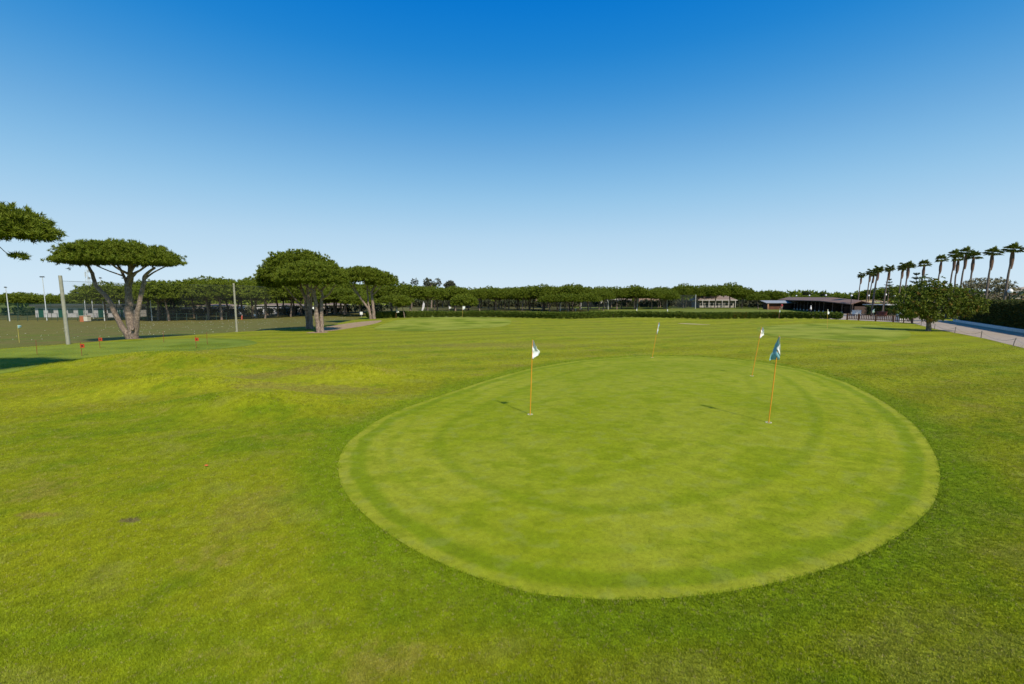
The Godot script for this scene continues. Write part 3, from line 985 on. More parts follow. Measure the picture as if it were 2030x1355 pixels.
func broadleaf_tree() -> void:
	rng.seed = 1500
	var t := thing("loquat_tree", "round leafy broadleaf tree with a short trunk beside the path", "tree", on(42.3, 46.2, -0.03))
	var wood := speckled("grey_bark", Color(0.10, 0.085, 0.065), Color(0.26, 0.23, 0.185), Vector3(1.2, 0.6, 1.2), 0.95, 2.0)
	part("trunk", stem([0, -0.2, 0, 0.02, 0.5, 0, -0.02, 1.2, 0, 0.05, 2.0, 0.05, 0, 3.2, 0], 0.25, 0.13, 10).mesh(wood), t)
	for q in [[0.0, 1.2, 0.0, -1.0, 2.0, 0.3, -2.2, 2.9, 0.6], [0.0, 1.4, 0.0, 1.1, 2.1, 0.2, 2.4, 2.8, 0.3], [0, 1.6, 0, 0.3, 2.4, 1.0, 0.5, 3.4, 1.6], [0, 1.7, 0, -0.4, 2.6, -1.0, -0.7, 3.6, -1.6], [0, 2.2, 0, 0.8, 3.2, -0.3, 1.4, 4.3, -0.5], [0, 2.4, 0, -0.6, 3.4, 0.2, -1.0, 4.5, 0.4]]:
		part("limb", stem(q, 0.11, 0.035, 6).mesh(wood), t)
	var s := Shape.new()
	var lobes := [[0.2, 3.1, 0.0, 3.0, 2.1, 1.9, 2.8], [-1.9, 2.9, 0.2, 2.0, 1.6, 1.6, 2.0], [2.6, 2.8, 0.3, 2.2, 1.5, 1.4, 1.9], [-0.4, 4.2, 0.2, 1.5, 1.5, 0.8, 1.5], [3.6, 2.6, 0.6, 1.5, 1.1, 0.9, 1.3], [-2.6, 2.2, 0.7, 1.2, 1.0, 0.9, 1.2], [-0.7, 1.6, 1.1, 0.9, 0.7, 0.7, 0.9]]
	for l in lobes:
		for k in int(88.0 * l[3] * l[6]):
			var d := any_dir()
			var p: Vector3 = Vector3(l[0], l[1], l[2]) + Vector3(d.x * l[3], d.y * (l[4] if d.y > 0 else l[5]), d.z * l[6]) * pow(rng.randf(), 0.3) * (1.0 + 0.22 * n_lump.get_noise_3dv(d * 5.0))
			var c := Color(0.050, 0.086, 0.008).lerp(Color(0.150, 0.172, 0.016), rng.randf())
			if rng.randf() < 0.06:
				c = Color(0.17, 0.11, 0.02)
			# a whorl of long leaves at a twig end
			for j in 9:
				var o := (any_dir() * 0.9 + d * 0.5 + Vector3(0, 0.25, 0)).normalized()
				var w := o.cross(any_dir()).normalized() * rng.randf_range(0.035, 0.055)
				var m := p + o * 0.12
				var e := p + o * rng.randf_range(0.19, 0.28) - Vector3(0, 0.05, 0)
				var cc := c * rng.randf_range(0.8, 1.25)
				s.tri(p, m + w, e, cc)
				s.tri(p, e, m - w, cc)
	part("crown", s.mesh(leaf_mat("broad_leaves", 0.3)), t)


func palm_kind(s: int) -> Node3D:
	# fan palm, 10 m tall
	rng.seed = 1600 + s
	var t := thing("fan_palm", "", "palm")
	var wood := speckled("palm_trunk", Color(0.085, 0.065, 0.052), Color(0.19, 0.155, 0.125), Vector3(0.8, 3.0, 0.8), 0.95)
	var lean := 0.25 + 0.25 * s
	part("trunk", stem([0, -0.3, 0, lean * 0.25, 3.0, 0, lean * 0.6, 6.5, 0, lean, 9.3, 0], 0.145, 0.09, 8, 3).mesh(wood), t)
	var skirt := Shape.new()
	var top := Vector3(lean, 9.3, 0)
	skirt.tube([top + Vector3(-0.07 * lean, -2.2, 0), top + Vector3(-0.05 * lean, -1.7, 0), top + Vector3(-0.03 * lean, -1.0, 0), top + Vector3(0, -0.4, 0), top], [0.10, 0.18, 0.21, 0.16, 0.11], 9, Color(0.13, 0.075, 0.048), n_lump, 0.3)
	skirt.smooth = true
	part("dead_frond_skirt", skirt.mesh(paint("dead_fronds", Color.WHITE, 0.95)), t)
	var c := Shape.new()
	for k in 40:
		var a := TAU * k * 0.382 + rng.randf() * 0.3
		var up := asin(rng.randf_range(-0.35, 0.98)) if s != 2 else asin(rng.randf_range(-0.8, 0.95))
		var d := Vector3(cos(a) * cos(up), sin(up), sin(a) * cos(up))
		var b := top + Vector3(0, 0.1, 0)
		var reach := rng.randf_range(0.28, 0.55)
		var hub := b + d * reach
		var side := d.cross(Vector3.UP).normalized()
		var nrm := side.cross(d).normalized()
		var col := Color(0.085, 0.120, 0.020).lerp(Color(0.165, 0.190, 0.034), rng.randf())
		if up < -0.5:
			col = col.lerp(Color(0.13, 0.10, 0.035), 0.5)
		c.tri(b + side * 0.02, b - side * 0.02, hub, Color(0.09, 0.09, 0.03))
		for j in 11:
			var f := (j - 5) / 5.0 * 1.25
			var o := (d * cos(f) + side * sin(f)).normalized()
			var l := rng.randf_range(0.48, 0.68) * (1.0 - 0.18 * absf(f))
			var w := o.cross(nrm).normalized() * 0.055
			var m := hub + o * l * 0.6
			var e := hub + o * l - Vector3(0, 0.08 + 0.08 * rng.randf(), 0)
			c.quad(hub, m + w, e, m - w, col * rng.randf_range(0.8, 1.2))
	part("crown", c.mesh(leaf_mat("palm_leaves", 0.6)), t)
	return t


func palms() -> void:
	var k := [palm_kind(0), palm_kind(1), palm_kind(2)]
	# x, distance, height scale, crown kind
	var row := [[57.3, 53.0, 0.95, 1], [62.4, 60.0, 0.99, 1], [66.3, 66.0, 0.99, 0], [69.6, 71.0, 1.10, 1], [70.7, 73.0, 1.04, 0], [72.7, 76.0, 1.09, 1], [76.4, 82.0, 1.10, 0],
		[70.4, 78.6, 0.95, 0], [69.4, 80.5, 0.94, 1], [68.0, 79.0, 0.94, 1], [70.1, 82.6, 0.96, 2], [67.0, 84.5, 0.93, 2], [71.0, 87.0, 0.95, 2], [73.2, 92.5, 0.97, 2], [75.5, 97.0, 0.95, 2], [80.5, 103.0, 0.93, 2], [82.0, 108.0, 0.93, 2]]
	rng.seed = 1700
	var used := [false, false, false]
	for i in row.size():
		var q = row[i]
		var o: Node3D
		var at := on(q[0] - 0.4, q[1])
		if not used[q[3]]:
			used[q[3]] = true
			o = k[q[3]]
			o.position = at
			o.scale = Vector3(1, q[2], 1)
			o.rotation.y = rng.randf_range(-0.6, 0.6)
		else:
			o = copy_of(k[q[3]], "fan_palm", at, rng.randf_range(-0.7, 0.7), Vector3(1.0, q[2] * rng.randf_range(0.98, 1.02), 1.0))
		if i < 7:
			tag(o, "tall slender fan palm rising above the cypress hedge and path", "palm", "palms above the cypress hedge")
		else:
			tag(o, "fan palm in the row behind the timber shelter and fence", "palm", "palms behind the shelter")


func other_trees() -> void:
	# eucalyptus: loose grey clumps high above the wood
	for q in [[-33.5, 152.0, 7.6, "grey green eucalyptus with a sloping top behind the bushy pines", 1], [-26.5, 150.0, 9.0, "grey green eucalyptus with the widest loose crown behind the bushy pines", 2], [-21.0, 153.0, 8.6, "narrow upright eucalyptus with two thin tops behind the pines", 3]]:
		rng.seed = 1800 + q[4]
		var t := thing("eucalyptus", q[3], "tree", on(q[0], q[1]))
		part("trunk", stem([0, -0.3, 0, 0.2, 3.5, 0, 0, q[2] * 0.85, 0], 0.3, 0.1, 7).mesh(bark), t)
		var lobes := []
		for k in 9:
			var w := 1.0 if q[4] == 3 else 1.7
			lobes.append([rng.randfn(0.0, w), q[2] * rng.randf_range(0.66, 0.95), rng.randfn(0.0, w), rng.randf_range(0.9, 1.5), rng.randf_range(0.8, 1.5), 0.9, rng.randf_range(0.9, 1.4)])
		part("crown", crown(lobes, 620, 7, 0.42, 0.12, Color(0.055, 0.065, 0.040), Color(0.115, 0.125, 0.075), 11, -1.0).mesh(leaf_mat("eucalyptus_leaves", 0.2)), t)
	# two dark conifers above the shelter
	for q in [[96.5, 150.0, 5.4, 2.3, "dark pointed conifer rising above the timber shelter roof"], [97.5, 143.0, 4.5, 2.0, "smaller dark conifer beside the pointed one above the shelter roof"]]:
		rng.seed = 1850 + int(q[0])
		var t := thing("dark_conifer", q[4], "tree", on(q[0], q[1]))
		part("trunk", stem([0, -0.3, 0, 0, 2.0, 0, 0, q[2] - 0.6, 0], 0.25, 0.06, 7).mesh(bark), t)
		part("crown", crown([[0, 1.6, 0, q[3], 2.0, 1.0, q[3]], [0.1, 3.0, 0, q[3] * 0.75, 1.7, 1.0, q[3] * 0.75], [-0.1, q[2] - 1.3, 0, q[3] * 0.45, 1.4, 0.8, q[3] * 0.45]], 620, 8, 0.42, 0.12, Color(0.020, 0.030, 0.012), Color(0.045, 0.058, 0.020), 12, -1.0).mesh(leaf_mat("conifer_leaves", 0.15)), t)
	# araucarias with level whorls
	for q in [[62.5, 71.0, 7.3, "araucaria with level tiers of branches between the tall palms"], [83.0, 101.0, 7.6, "araucaria with curved tiers half hidden by the palm row"]]:
		rng.seed = 1870 + int(q[0])
		var t := thing("araucaria", q[3], "tree", on(q[0], q[1]))
		part("trunk", stem([0, -0.3, 0, 0, 4.0, 0, 0, q[2], 0], 0.14, 0.03, 6).mesh(bark), t)
		for w in 8:
			var y: float = q[2] - 0.35 - w * 0.62
			var r := 0.35 + w * 0.2
			var s := Shape.new()
			for k in 6:
				var a := TAU * k / 6.0 + w
				for j in 7:
					var f := (j + 1) / 7.0
					puff(s, Vector3(cos(a) * r * f, y + 0.22 * f * f, sin(a) * r * f), Vector3.UP, 5, 0.2, 0.05, Color(0.028, 0.045, 0.014) * rng.randf_range(0.8, 1.4))
			part("tier", s.mesh(leaf_mat("conifer_leaves", 0.15)), t)
	# pale feathery tree and the date palm above the hedge
	rng.seed = 1890
	var p := thing("tamarisk", "pale grey feathery tree with flat sprays above the tall hedge", "tree", on(66.0, 63.5))
	part("trunk", stem([0, -0.3, 0, 0.2, 2.0, 0, -0.1, 4.4, 0], 0.2, 0.08, 7).mesh(bark), p)
	for q in [[0, 2.0, 0, 1.2, 3.6, 0.3, 2.4, 5.0, 0.4], [0, 2.2, 0, -1.2, 3.8, 0.3, -2.3, 5.2, 0.2], [0, 2.6, 0, 0.4, 4.2, -0.4, 0.6, 5.6, -0.5]]:
		part("limb", stem(q, 0.09, 0.03, 6).mesh(bark), p)
	part("crown", crown([[-0.2, 5.2, 0, 3.0, 1.0, 0.5, 2.0], [-2.0, 5.0, 0.3, 1.5, 0.5, 0.3, 1.2], [2.0, 4.6, 0.2, 1.6, 0.6, 0.4, 1.3], [0.3, 3.4, 0, 3.0, 0.9, 0.9, 1.8], [2.6, 3.0, 0.3, 1.6, 0.8, 0.7, 1.3], [-1.6, 3.2, 0.3, 1.7, 0.7, 0.7, 1.4]], 900, 9, 0.28, 0.06, Color(0.150, 0.145, 0.085), Color(0.300, 0.275, 0.175), 13, -1.0).mesh(leaf_mat("tamarisk_leaves", 0.25)), p)
	var d := thing("date_palm", "thick date palm with arching feather fronds above the tall hedge", "palm", on(66.8, 58.5))
	part("trunk", stem([0, -0.3, 0, 0, 2.0, 0, 0, 4.0, 0], 0.38, 0.36, 9).mesh(bark), d)
	for k in 30:
		var a := TAU * k * 0.382
		var up := rng.randf_range(0.0, 1.2)
		var s := Shape.new()
		var w := Vector3(cos(a), 0, sin(a))
		for j in 13:
			var f := j / 12.0
			var g := (j + 1) / 12.0
			var q0 := w * (2.9 * f) * cos(up * 0.8) + Vector3(0, 1.9 * sin(up) * f - 2.0 * f * f + 0.5 * f, 0)
			var q1 := w * (2.9 * g) * cos(up * 0.8) + Vector3(0, 1.9 * sin(up) * g - 2.0 * g * g + 0.5 * g, 0)
			var side := w.cross(Vector3.UP)
			for h in [-1.0, 1.0]:
				var tip: Vector3 = q1 + (side * h * 0.42 + w * 0.25 - Vector3(0, 0.18, 0)) * (1.0 - 0.5 * f)
				s.tri(q0, q1, tip, Color(0.028, 0.045, 0.014) * rng.randf_range(0.8, 1.5))
		var o := part("frond", s.mesh(leaf_mat("palm_leaves", 0.6)), d)
		o.position.y = 4.1
	# yellow flowering shrubs by the yellow wall
	for q in [[78.5, 96.0, 1.9, "yellow flowering bush in front of the fan palm row"], [58.6, 53.4, 3.3, "straggling yellow green grass bush growing over the tall hedge"], [55.9, 47.5, 3.2, "olive yellow shrub showing over the tall hedge top"]]:
		rng.seed = 1900 + int(q[0])
		var t := thing("flowering_bush", q[3], "shrub", on(q[0], q[1]))
		part("stems", stem([0, -0.1, 0, 0.05, 0.6, 0, 0, q[2] * 0.7, 0], 0.06, 0.02, 5).mesh(bark), t)
		part("crown", crown([[0, q[2] * 0.55, 0, 1.5, q[2] * 0.45, q[2] * 0.5, 1.2]], 260, 9, 0.3, 0.05, Color(0.060, 0.080, 0.012), Color(0.23, 0.19, 0.02), 14, -1.0).mesh(leaf_mat("bush_leaves", 0.3)), t)


func flag_stick(label: String, at: Vector3, lean: Vector2, h: float, pole: Color, cloth: Color, ch: float, wide: Array, face: float, thick: float, s: int, hole := true, group := "", category := "flag") -> void:
	var t := thing("golf_flag", label, category, at, 0.0, group)
	var p := Shape.new()
	var top := Vector3(lean.x, h, lean.y)
	p.tube([Vector3(lean.x * -0.05, -0.1, 0), top * 0.5, top], [thick, thick, thick * 0.8], 8, pole)
	part("pole", p.mesh(paint("flag_pole", Color.WHITE, 0.45)), t)
	var c := part("cloth", flag_cloth(ch, wide, 0.07 * ch / 0.5, s).mesh(cloth_mat(cloth)), t)
	c.position = top - Vector3(0, 0.02, 0)
	c.rotation = Vector3(0, face, -lean.x / h)
	if hole:
		var cup := Shape.new()
		for k in 18:
			var a := TAU * k / 18.0
			var b := TAU * (k + 1) / 18.0
			var q := [Vector3(cos(a), 0, sin(a)), Vector3(cos(b), 0, sin(b))]
			cup.quad(q[0] * 0.054 + Vector3(0, -0.10, 0), q[1] * 0.054 + Vector3(0, -0.10, 0), q[1] * 0.054 + Vector3(0, 0.017, 0), q[0] * 0.054 + Vector3(0, 0.017, 0), Color(0.75, 0.74, 0.70))
			cup.quad(q[0] * 0.054 + Vector3(0, 0.017, 0), q[1] * 0.054 + Vector3(0, 0.017, 0), q[1] * 0.078 + Vector3(0, 0.016, 0), q[0] * 0.078 + Vector3(0, 0.016, 0), Color(0.62, 0.58, 0.45))
		part("cup", cup.mesh(paint("cup_liner", Color.WHITE, 0.6)), t)


func cloth_mat(c: Color) -> StandardMaterial3D:
	var m := leaf_mat("flag_cloth_%d_%d" % [int(c.r * 1000.0), int(c.b * 1000.0)], 0.4)
	m.albedo_color = c.linear_to_srgb()
	return m


func flags() -> void:
	var orange := Color(0.68, 0.29, 0.018)
	var white := Color(0.72, 0.77, 0.76)
	flag_stick("teal and white flag hanging on an orange stick in the putting green", on(6.80, 11.8), Vector2(0.15, 0.0), 2.32, orange, Color(0.190, 0.400, 0.440), 0.60, [0.02, 0.05, 0.09, 0.14, 0.21, 0.24], PI - 0.35, 0.013, 1)
	flag_stick("pale flag with a pointed fold on the straight orange stick", on(0.53, 13.0), Vector2(0.06, 0.0), 2.2, orange, white, 0.52, [0.03, 0.05, 0.12, 0.24, 0.20, 0.05], 0.25, 0.013, 2)
	flag_stick("small white triangular flag on the slanting orange stick behind the teal flag", on(10.08, 18.9), Vector2(0.30, 0.0), 2.08, orange, Color(0.78, 0.79, 0.77), 0.46, [0.03, 0.08, 0.16, 0.22, 0.12, 0.03], 0.15, 0.012, 3)
	flag_stick("thin furled pale flag at the far rim of the putting green", on(8.1, 26.1), Vector2(0.30, 0.0), 2.05, orange, Color(0.60, 0.74, 0.74), 0.66, [0.03, 0.06, 0.09, 0.11, 0.07, 0.03], 0.3, 0.012, 4)
	# the white inner fold of the teal flag, a strip of the same cloth turned out along the stick
	var teal := get_node("golf_flag")
	var fold := part("white_fold", flag_cloth(0.50, [0.012, 0.015, 0.02, 0.09, 0.05, 0.01], 0.03, 5).mesh(cloth_mat(Color(0.70, 0.74, 0.73))), teal)
	fold.position = Vector3(0.16, 2.30, 0.02)
	fold.rotation = Vector3(0, PI - 0.2, -0.06)
	# flags on the practice greens
	flag_stick("white and green flag on a yellow stick near the hedge corner", on(32.6, 47.0), Vector2(-0.1, 0), 2.0, Color(0.55, 0.33, 0.05), white, 0.5, [0.05, 0.12, 0.18, 0.24, 0.22, 0.1], 0.2, 0.014, 5)
	flag_stick("pale round looking flag on a brown stick in front of the hedge", on(41.0, 70.0), Vector2(0.05, 0), 1.55, Color(0.25, 0.14, 0.06), Color(0.58, 0.74, 0.72), 0.5, [0.10, 0.26, 0.30, 0.30, 0.24, 0.08], 0.9, 0.03, 6, false)
	flag_stick("white flag on the raised practice green below the dome pine", on(-7.6, 70.0), Vector2(0.02, 0), 1.75, Color(0.5, 0.33, 0.08), Color(0.75, 0.78, 0.74), 0.55, [0.35, 0.42, 0.45, 0.42, 0.30, 0.12], -0.2, 0.016, 7)
	flag_stick("white triangular flag beside the young slanting pine", on(-18.6, 73.0), Vector2(0.1, 0), 1.5, Color(0.22, 0.12, 0.05), Color(0.78, 0.79, 0.76), 0.6, [0.06, 0.2, 0.35, 0.48, 0.5, 0.3], -0.25, 0.03, 8, false)
	flag_stick("white flag peeping over the hedge beside the dome pine", on(-11.6, 84.0), Vector2(0, 0), 1.9, Color(0.5, 0.4, 0.3), Color(0.78, 0.79, 0.76), 0.45, [0.1, 0.3, 0.42, 0.4, 0.2], -0.1, 0.02, 9, false)
	flag_stick("pale blue flag on a yellow stick standing in the dry range field", on(-44.8, 41.2), Vector2(0, 0), 1.62, Color(0.5, 0.42, 0.08), Color(0.30, 0.50, 0.52), 0.30, [0.42, 0.44, 0.30, 0.16, 0.05], -0.1, 0.014, 10, false)
	flag_stick("white range target flag beyond the bare earth under the pines", on(-37.4, 86.0), Vector2(0.3, 0), 2.3, Color(0.5, 0.45, 0.3), Color(0.75, 0.77, 0.70), 0.7, [0.5, 0.55, 0.5, 0.3, 0.1], 2.9, 0.03, 11, false)
	# short red markers on the low practice green
	for q in [[-29.1, 27.7, false], [-25.7, 27.0, true], [-28.4, 31.2, true], [-27.2, 35.4, false], [-21.7, 31.1, true], [-22.8, 33.9, false]]:
		var t := thing("hole_marker", "short red stick with a small red number plate on the practice green" if q[2] else "thin bare red stick standing at a hole of the practice green", "marker", on(q[0], q[1]), 0.0, "plated red hole markers" if q[2] else "bare red hole markers")
		var p := Shape.new()
		p.tube([Vector3(0, -0.05, 0), Vector3(0, 0.85, 0)], [0.014, 0.012], 6, Color(0.20, 0.045, 0.02))
		part("stick", p.mesh(paint("flag_pole", Color.WHITE, 0.45)), t)
		if q[2]:
			var s := Shape.new()
			s.box(Vector3(0.075, 0.62, 0), Vector3(0.24, 0.22, 0.02), 0.0, Color(0.50, 0.055, 0.015))
			part("plate", s.mesh(paint("marker_plate", Color.WHITE, 0.5)), t)
			var r := Shape.new()
			r.box(Vector3(0.075, 0.62, 0.012), Vector3(0.11, 0.12, 0.008), 0.0, Color(0.12, 0.03, 0.015))
			part("figure_patch", r.mesh(paint("marker_plate", Color.WHITE, 0.5)), t)
		else:
			var s := Shape.new()
			s.ball(Vector3(0, 0.86, 0), Vector3(0.022, 0.022, 0.022), 8, Color(0.25, 0.04, 0.02))
			part("tip", s.mesh(paint("marker_plate", Color.WHITE, 0.5)), t)
	# scrap of orange on the lawn
	var s := Shape.new()
	s.quad(Vector3(-0.05, 0.03, 0), Vector3(-0.02, 0.05, -0.03), Vector3(0.06, 0.045, -0.02), Vector3(0.04, 0.03, 0.02))
	var o := part("orange_tag", s.mesh(paint("orange_scrap", Color(0.62, 0.13, 0.03), 0.6)), self)
	o.position = on(-6.35, 9.15)
	o.scale = Vector3.ONE * 0.8
	tag(o, "small orange scrap lying on the mown lawn", "litter")


func post(called: String, label: String, at: Vector3, h: float, r0: float, r1: float, lean: Vector2, m: Material, group := "", category := "post") -> Node3D:
	var t := thing(called, label, category, at, 0.0, group)
	var s := Shape.new()
	s.tube([Vector3(0, -0.3, 0), Vector3(lean.x * 0.5, h * 0.5, lean.y * 0.5), Vector3(lean.x, h, lean.y)], [r0, (r0 + r1) * 0.5, r1], 10)
	part("shaft", s.mesh(m), t)
	return t


func net(label: String, pts: Array, h: Array, alpha: float) -> void:
	var t := thing("safety_net", label, "net")
	var m := StandardMaterial3D.new()
	m.resource_name = "netting"
	m.albedo_color = Color(0.30, 0.33, 0.33, alpha)
	m.transparency = BaseMaterial3D.TRANSPARENCY_ALPHA
	m.cull_mode = BaseMaterial3D.CULL_DISABLED
	m.roughness = 1.0
	var cord := Shape.new()
	for i in pts.size() - 1:
		var a := on(pts[i].x, pts[i].y)
		var b := on(pts[i + 1].x, pts[i + 1].y)
		var s := Shape.new()
		s.quad(a + Vector3(0, 0.05, 0), a + Vector3(0, h[i], 0), b + Vector3(0, h[i + 1], 0), b + Vector3(0, 0.05, 0))
		part("netting", s.mesh(m), t)
		cord.tube([a + Vector3(0, h[i], 0), (a + b) * 0.5 + Vector3(0, (h[i] + h[i + 1]) * 0.5 - 0.12, 0), b + Vector3(0, h[i + 1], 0)], [0.012, 0.012, 0.012], 5, Color(0.05, 0.06, 0.05))
	part("top_cord", cord.mesh(paint("cord", Color.WHITE, 0.8)), t)


func range_things() -> void:
	var pale := speckled("pale_timber", Color(0.20, 0.21, 0.16), Color(0.36, 0.35, 0.28), Vector3(1.5, 0.4, 1.5), 0.9)
	post("net_pole", "thick weathered pole leaning at the edge of the dry field", on(-33.2, 33.9), 5.1, 0.125, 0.11, Vector2(-0.13, 0), pale)
	post("net_pole", "thin pale pole standing at the mown edge beyond the flat topped pine", on(-28.1, 46.4), 4.95, 0.10, 0.09, Vector2(-0.05, 0), pale)
	net("fine grey net hung between the two weathered poles and the domed pines", [Vector2(-33.2, 33.9), Vector2(-28.1, 46.4), Vector2(-23.4, 52.0)], [4.7, 4.75, 4.6], 0.10)
	# net and poles across the end of the range
	var far := [Vector2(19.4, 128.5), Vector2(27.8, 132.0), Vector2(37.6, 137.0), Vector2(47.0, 138.5), Vector2(56.0, 139.5)]
	for p in far:
		post("range_pole", "grey steel pole holding the net at the end of the range", on(p.x, p.y), 4.3, 0.14, 0.12, Vector2(0, 0), paint("galvanised", Color(0.42, 0.43, 0.42), 0.5, 0.3), "poles of the range net")
	net("tall dark net across the end of the practice range", far, [4.0, 4.2, 4.2, 4.2, 4.2], 0.16)
	# floodlight masts by the courts
	var steel := paint("white_steel", Color(0.52, 0.56, 0.54), 0.5, 0.1)
	rng.seed = 2000
	for q in [[-101.5, 92.0, 6.7, 1], [-97.0, 95.0, 8.9, 2], [-97.2, 104.0, 7.2, 1], [-94.6, 103.0, 9.0, 1], [-94.5, 110.0, 7.4, 2], [-83.2, 93.0, 8.6, 1], [-84.0, 101.0, 9.1, 1], [-79.0, 94.0, 8.6, 3], [-73.5, 93.0, 7.9, 2]]:
		var t := post("floodlight_mast", "slim white floodlight mast beside the fenced courts", on(q[0], q[1]), q[2], 0.10, 0.055, Vector2(-0.1, 0), steel, "floodlight masts by the courts", "light mast")
		var s := Shape.new()
		s.box(Vector3(-0.1, q[2] + 0.03, 0), Vector3(0.42 + 0.3 * q[3], 0.05, 0.05), 0.0, Color(0.10, 0.11, 0.12))
		part("crossbar", s.mesh(paint("lamp_case", Color.WHITE, 0.5)), t)
		for k in q[3]:
			var l := Shape.new()
			l.obox(Transform3D(Basis(Vector3.RIGHT, 0.5), Vector3(-0.1 + (k - (q[3] - 1) * 0.5) * 0.5, q[2] + 0.12, 0.05)), Vector3(0.42, 0.2, 0.12), Color(0.10, 0.11, 0.12))
			part("lamp_head", l.mesh(paint("lamp_case", Color.WHITE, 0.5)), t)
	# lattice mast far behind
	var mast := thing("lattice_mast", "slender grey lattice telecom mast rising behind the pines", "mast", on(-148.0, 160.0))
	for k in 3:
		var a := TAU * k / 3.0
		var s := Shape.new()
		s.tube([Vector3(cos(a) * 0.7, -0.2, sin(a) * 0.7), Vector3(cos(a) * 0.35, 14.4, sin(a) * 0.35)], [0.06, 0.045], 5)
		part("leg", s.mesh(steel), mast)
	for k in 18:
		var f := k / 18.0
		var r := lerpf(0.7, 0.36, f)
		var s := Shape.new()
		var a := TAU * k / 3.0
		s.tube([Vector3(cos(a) * r, 14.4 * f, sin(a) * r), Vector3(cos(a + TAU / 3.0) * r, 14.4 * f + 0.8, sin(a + TAU / 3.0) * r)], [0.035, 0.035], 4)
		part("brace", s.mesh(steel), mast)
	for k in 4:
		var s := Shape.new()
		s.box(Vector3(cos(k * 1.6) * 0.55, 11.5 + k * 0.8, sin(k * 1.6) * 0.55), Vector3(0.3, 1.0, 0.2))
		part("antenna", s.mesh(steel), mast)
	# fence of the courts: posts, rails and green mesh
	var f := thing("court_fence", "green wire fence with dark posts along the end of the dry field", "fence")
	var dark := paint("dark_green_steel", Color(0.020, 0.050, 0.035), 0.6)
	var a := Vector2(-112.0, 92.0)
	var b := Vector2(-58.0, 92.5)
	for k in 28:
		var p := a.lerp(b, k / 27.0)
		var s := Shape.new()
		s.tube([Vector3(0, -0.2, 0), Vector3(0, 1.55, 0)], [0.05, 0.05], 6)
		var o := part("post", s.mesh(dark), f)
		o.position = on(p.x, p.y)
		if k < 27:
			var q := a.lerp(b, (k + 1) / 27.0)
			for y in [0.75, 1.5]:
				var r := Shape.new()
				r.tube([on(p.x, p.y, y), on(q.x, q.y, y)], [0.022, 0.022], 5)
				part("rail", r.mesh(dark), f)
	var wind := StandardMaterial3D.new()
	wind.resource_name = "court_netting"
	wind.albedo_color = Color(0.02, 0.20, 0.15, 0.40)
	wind.transparency = BaseMaterial3D.TRANSPARENCY_ALPHA
	wind.roughness = 1.0
	wind.cull_mode = BaseMaterial3D.CULL_DISABLED
	var t := thing("court_screen", "tall green mesh screen closing the courts behind the fence", "screen")
	for k in 6:
		var p := Vector2(-112.0 + k * 7.0, 97.0)
		var s := Shape.new()
		s.quad(on(p.x, p.y, 0.05), on(p.x, p.y, 3.6), on(p.x + 6.95, p.y, 3.6), on(p.x + 6.95, p.y, 0.05))
		part("mesh_panel", s.mesh(wind), t)
		var u := Shape.new()
		u.tube([on(p.x, p.y, -0.2), on(p.x, p.y, 3.7)], [0.05, 0.05], 6)
		part("post", u.mesh(dark), t)
	# bin, bench, boards
	var bin := thing("ball_dispenser", "orange and cream ball machine beside the court fence", "machine", on(-84.3, 90.0))
	var s := Shape.new()
	s.box(Vector3(-0.4, 0.55, 0), Vector3(0.75, 1.1, 0.8), 0.0, Color(0.42, 0.13, 0.05))
	part("side_cabinet", s.mesh(paint("cabinet", Color.WHITE, 0.6)), bin)
	s = Shape.new()
	s.box(Vector3(0.36, 0.62, 0), Vector3(0.74, 1.0, 0.78), 0.0, Color(0.55, 0.52, 0.42))
	part("front_cabinet", s.mesh(paint("cabinet", Color.WHITE, 0.6)), bin)
	s = Shape.new()
	s.box(Vector3(0.0, 1.16, 0), Vector3(1.6, 0.1, 0.9), 0.0, Color(0.45, 0.33, 0.24))
	part("lid", s.mesh(paint("cabinet", Color.WHITE, 0.6)), bin)
	for q in [[-54.2, 96.0, 0.42, "small white distance board among the grove trunks"], [-27.6, 83.5, 0.5, "white number board hanging before the bushy pines"], [-76.5, 91.0, 0.4, "small white board on the court fence near the grove"]]:
		var w := thing("distance_board", q[3], "sign", on(q[0], q[1]))
		s = Shape.new()
		s.box(Vector3(0, 0.4, -0.03), Vector3(0.05, 0.9, 0.04), 0.0, Color(0.3, 0.3, 0.28))
		part("stake", s.mesh(paint("board_paint", Color.WHITE, 0.6)), w)
		s = Shape.new()
		s.box(Vector3(0, 0.75, 0), Vector3(q[2], q[2], 0.03), 0.0, Color(0.75, 0.75, 0.72))
		part("board", s.mesh(paint("board_paint", Color.WHITE, 0.6)), w)
	# tall feather banner and white tubes before the wood
	var ban := thing("feather_banner", "tall slanting white feather banner standing at the edge of the wood", "banner", on(-20.0, 100.0))
	s = Shape.new()
	s.tube([Vector3(0, -0.1, 0), Vector3(0.3, 1.2, 0), Vector3(0.62, 2.6, 0)], [0.025, 0.02, 0.012], 6, Color(0.5, 0.5, 0.5))
	part("pole", s.mesh(paint("galvanised", Color(0.42, 0.43, 0.42), 0.5, 0.3)), ban)
	s = flag_cloth(2.1, [0.12, 0.42, 0.48, 0.45, 0.36, 0.3], 0.1, 3)
	var o := part("cloth", s.mesh(cloth_mat(Color(0.66, 0.63, 0.67))), ban)
	o.position = Vector3(0.62, 2.6, 0)
	o.rotation.z = -0.23
	post("white_tube", "white upright tube standing before the dark trunks of the wood", on(12.4, 117.0), 2.5, 0.12, 0.12, Vector2(0.03, 0), paint("white_plastic", Color(0.72, 0.72, 0.70), 0.5))
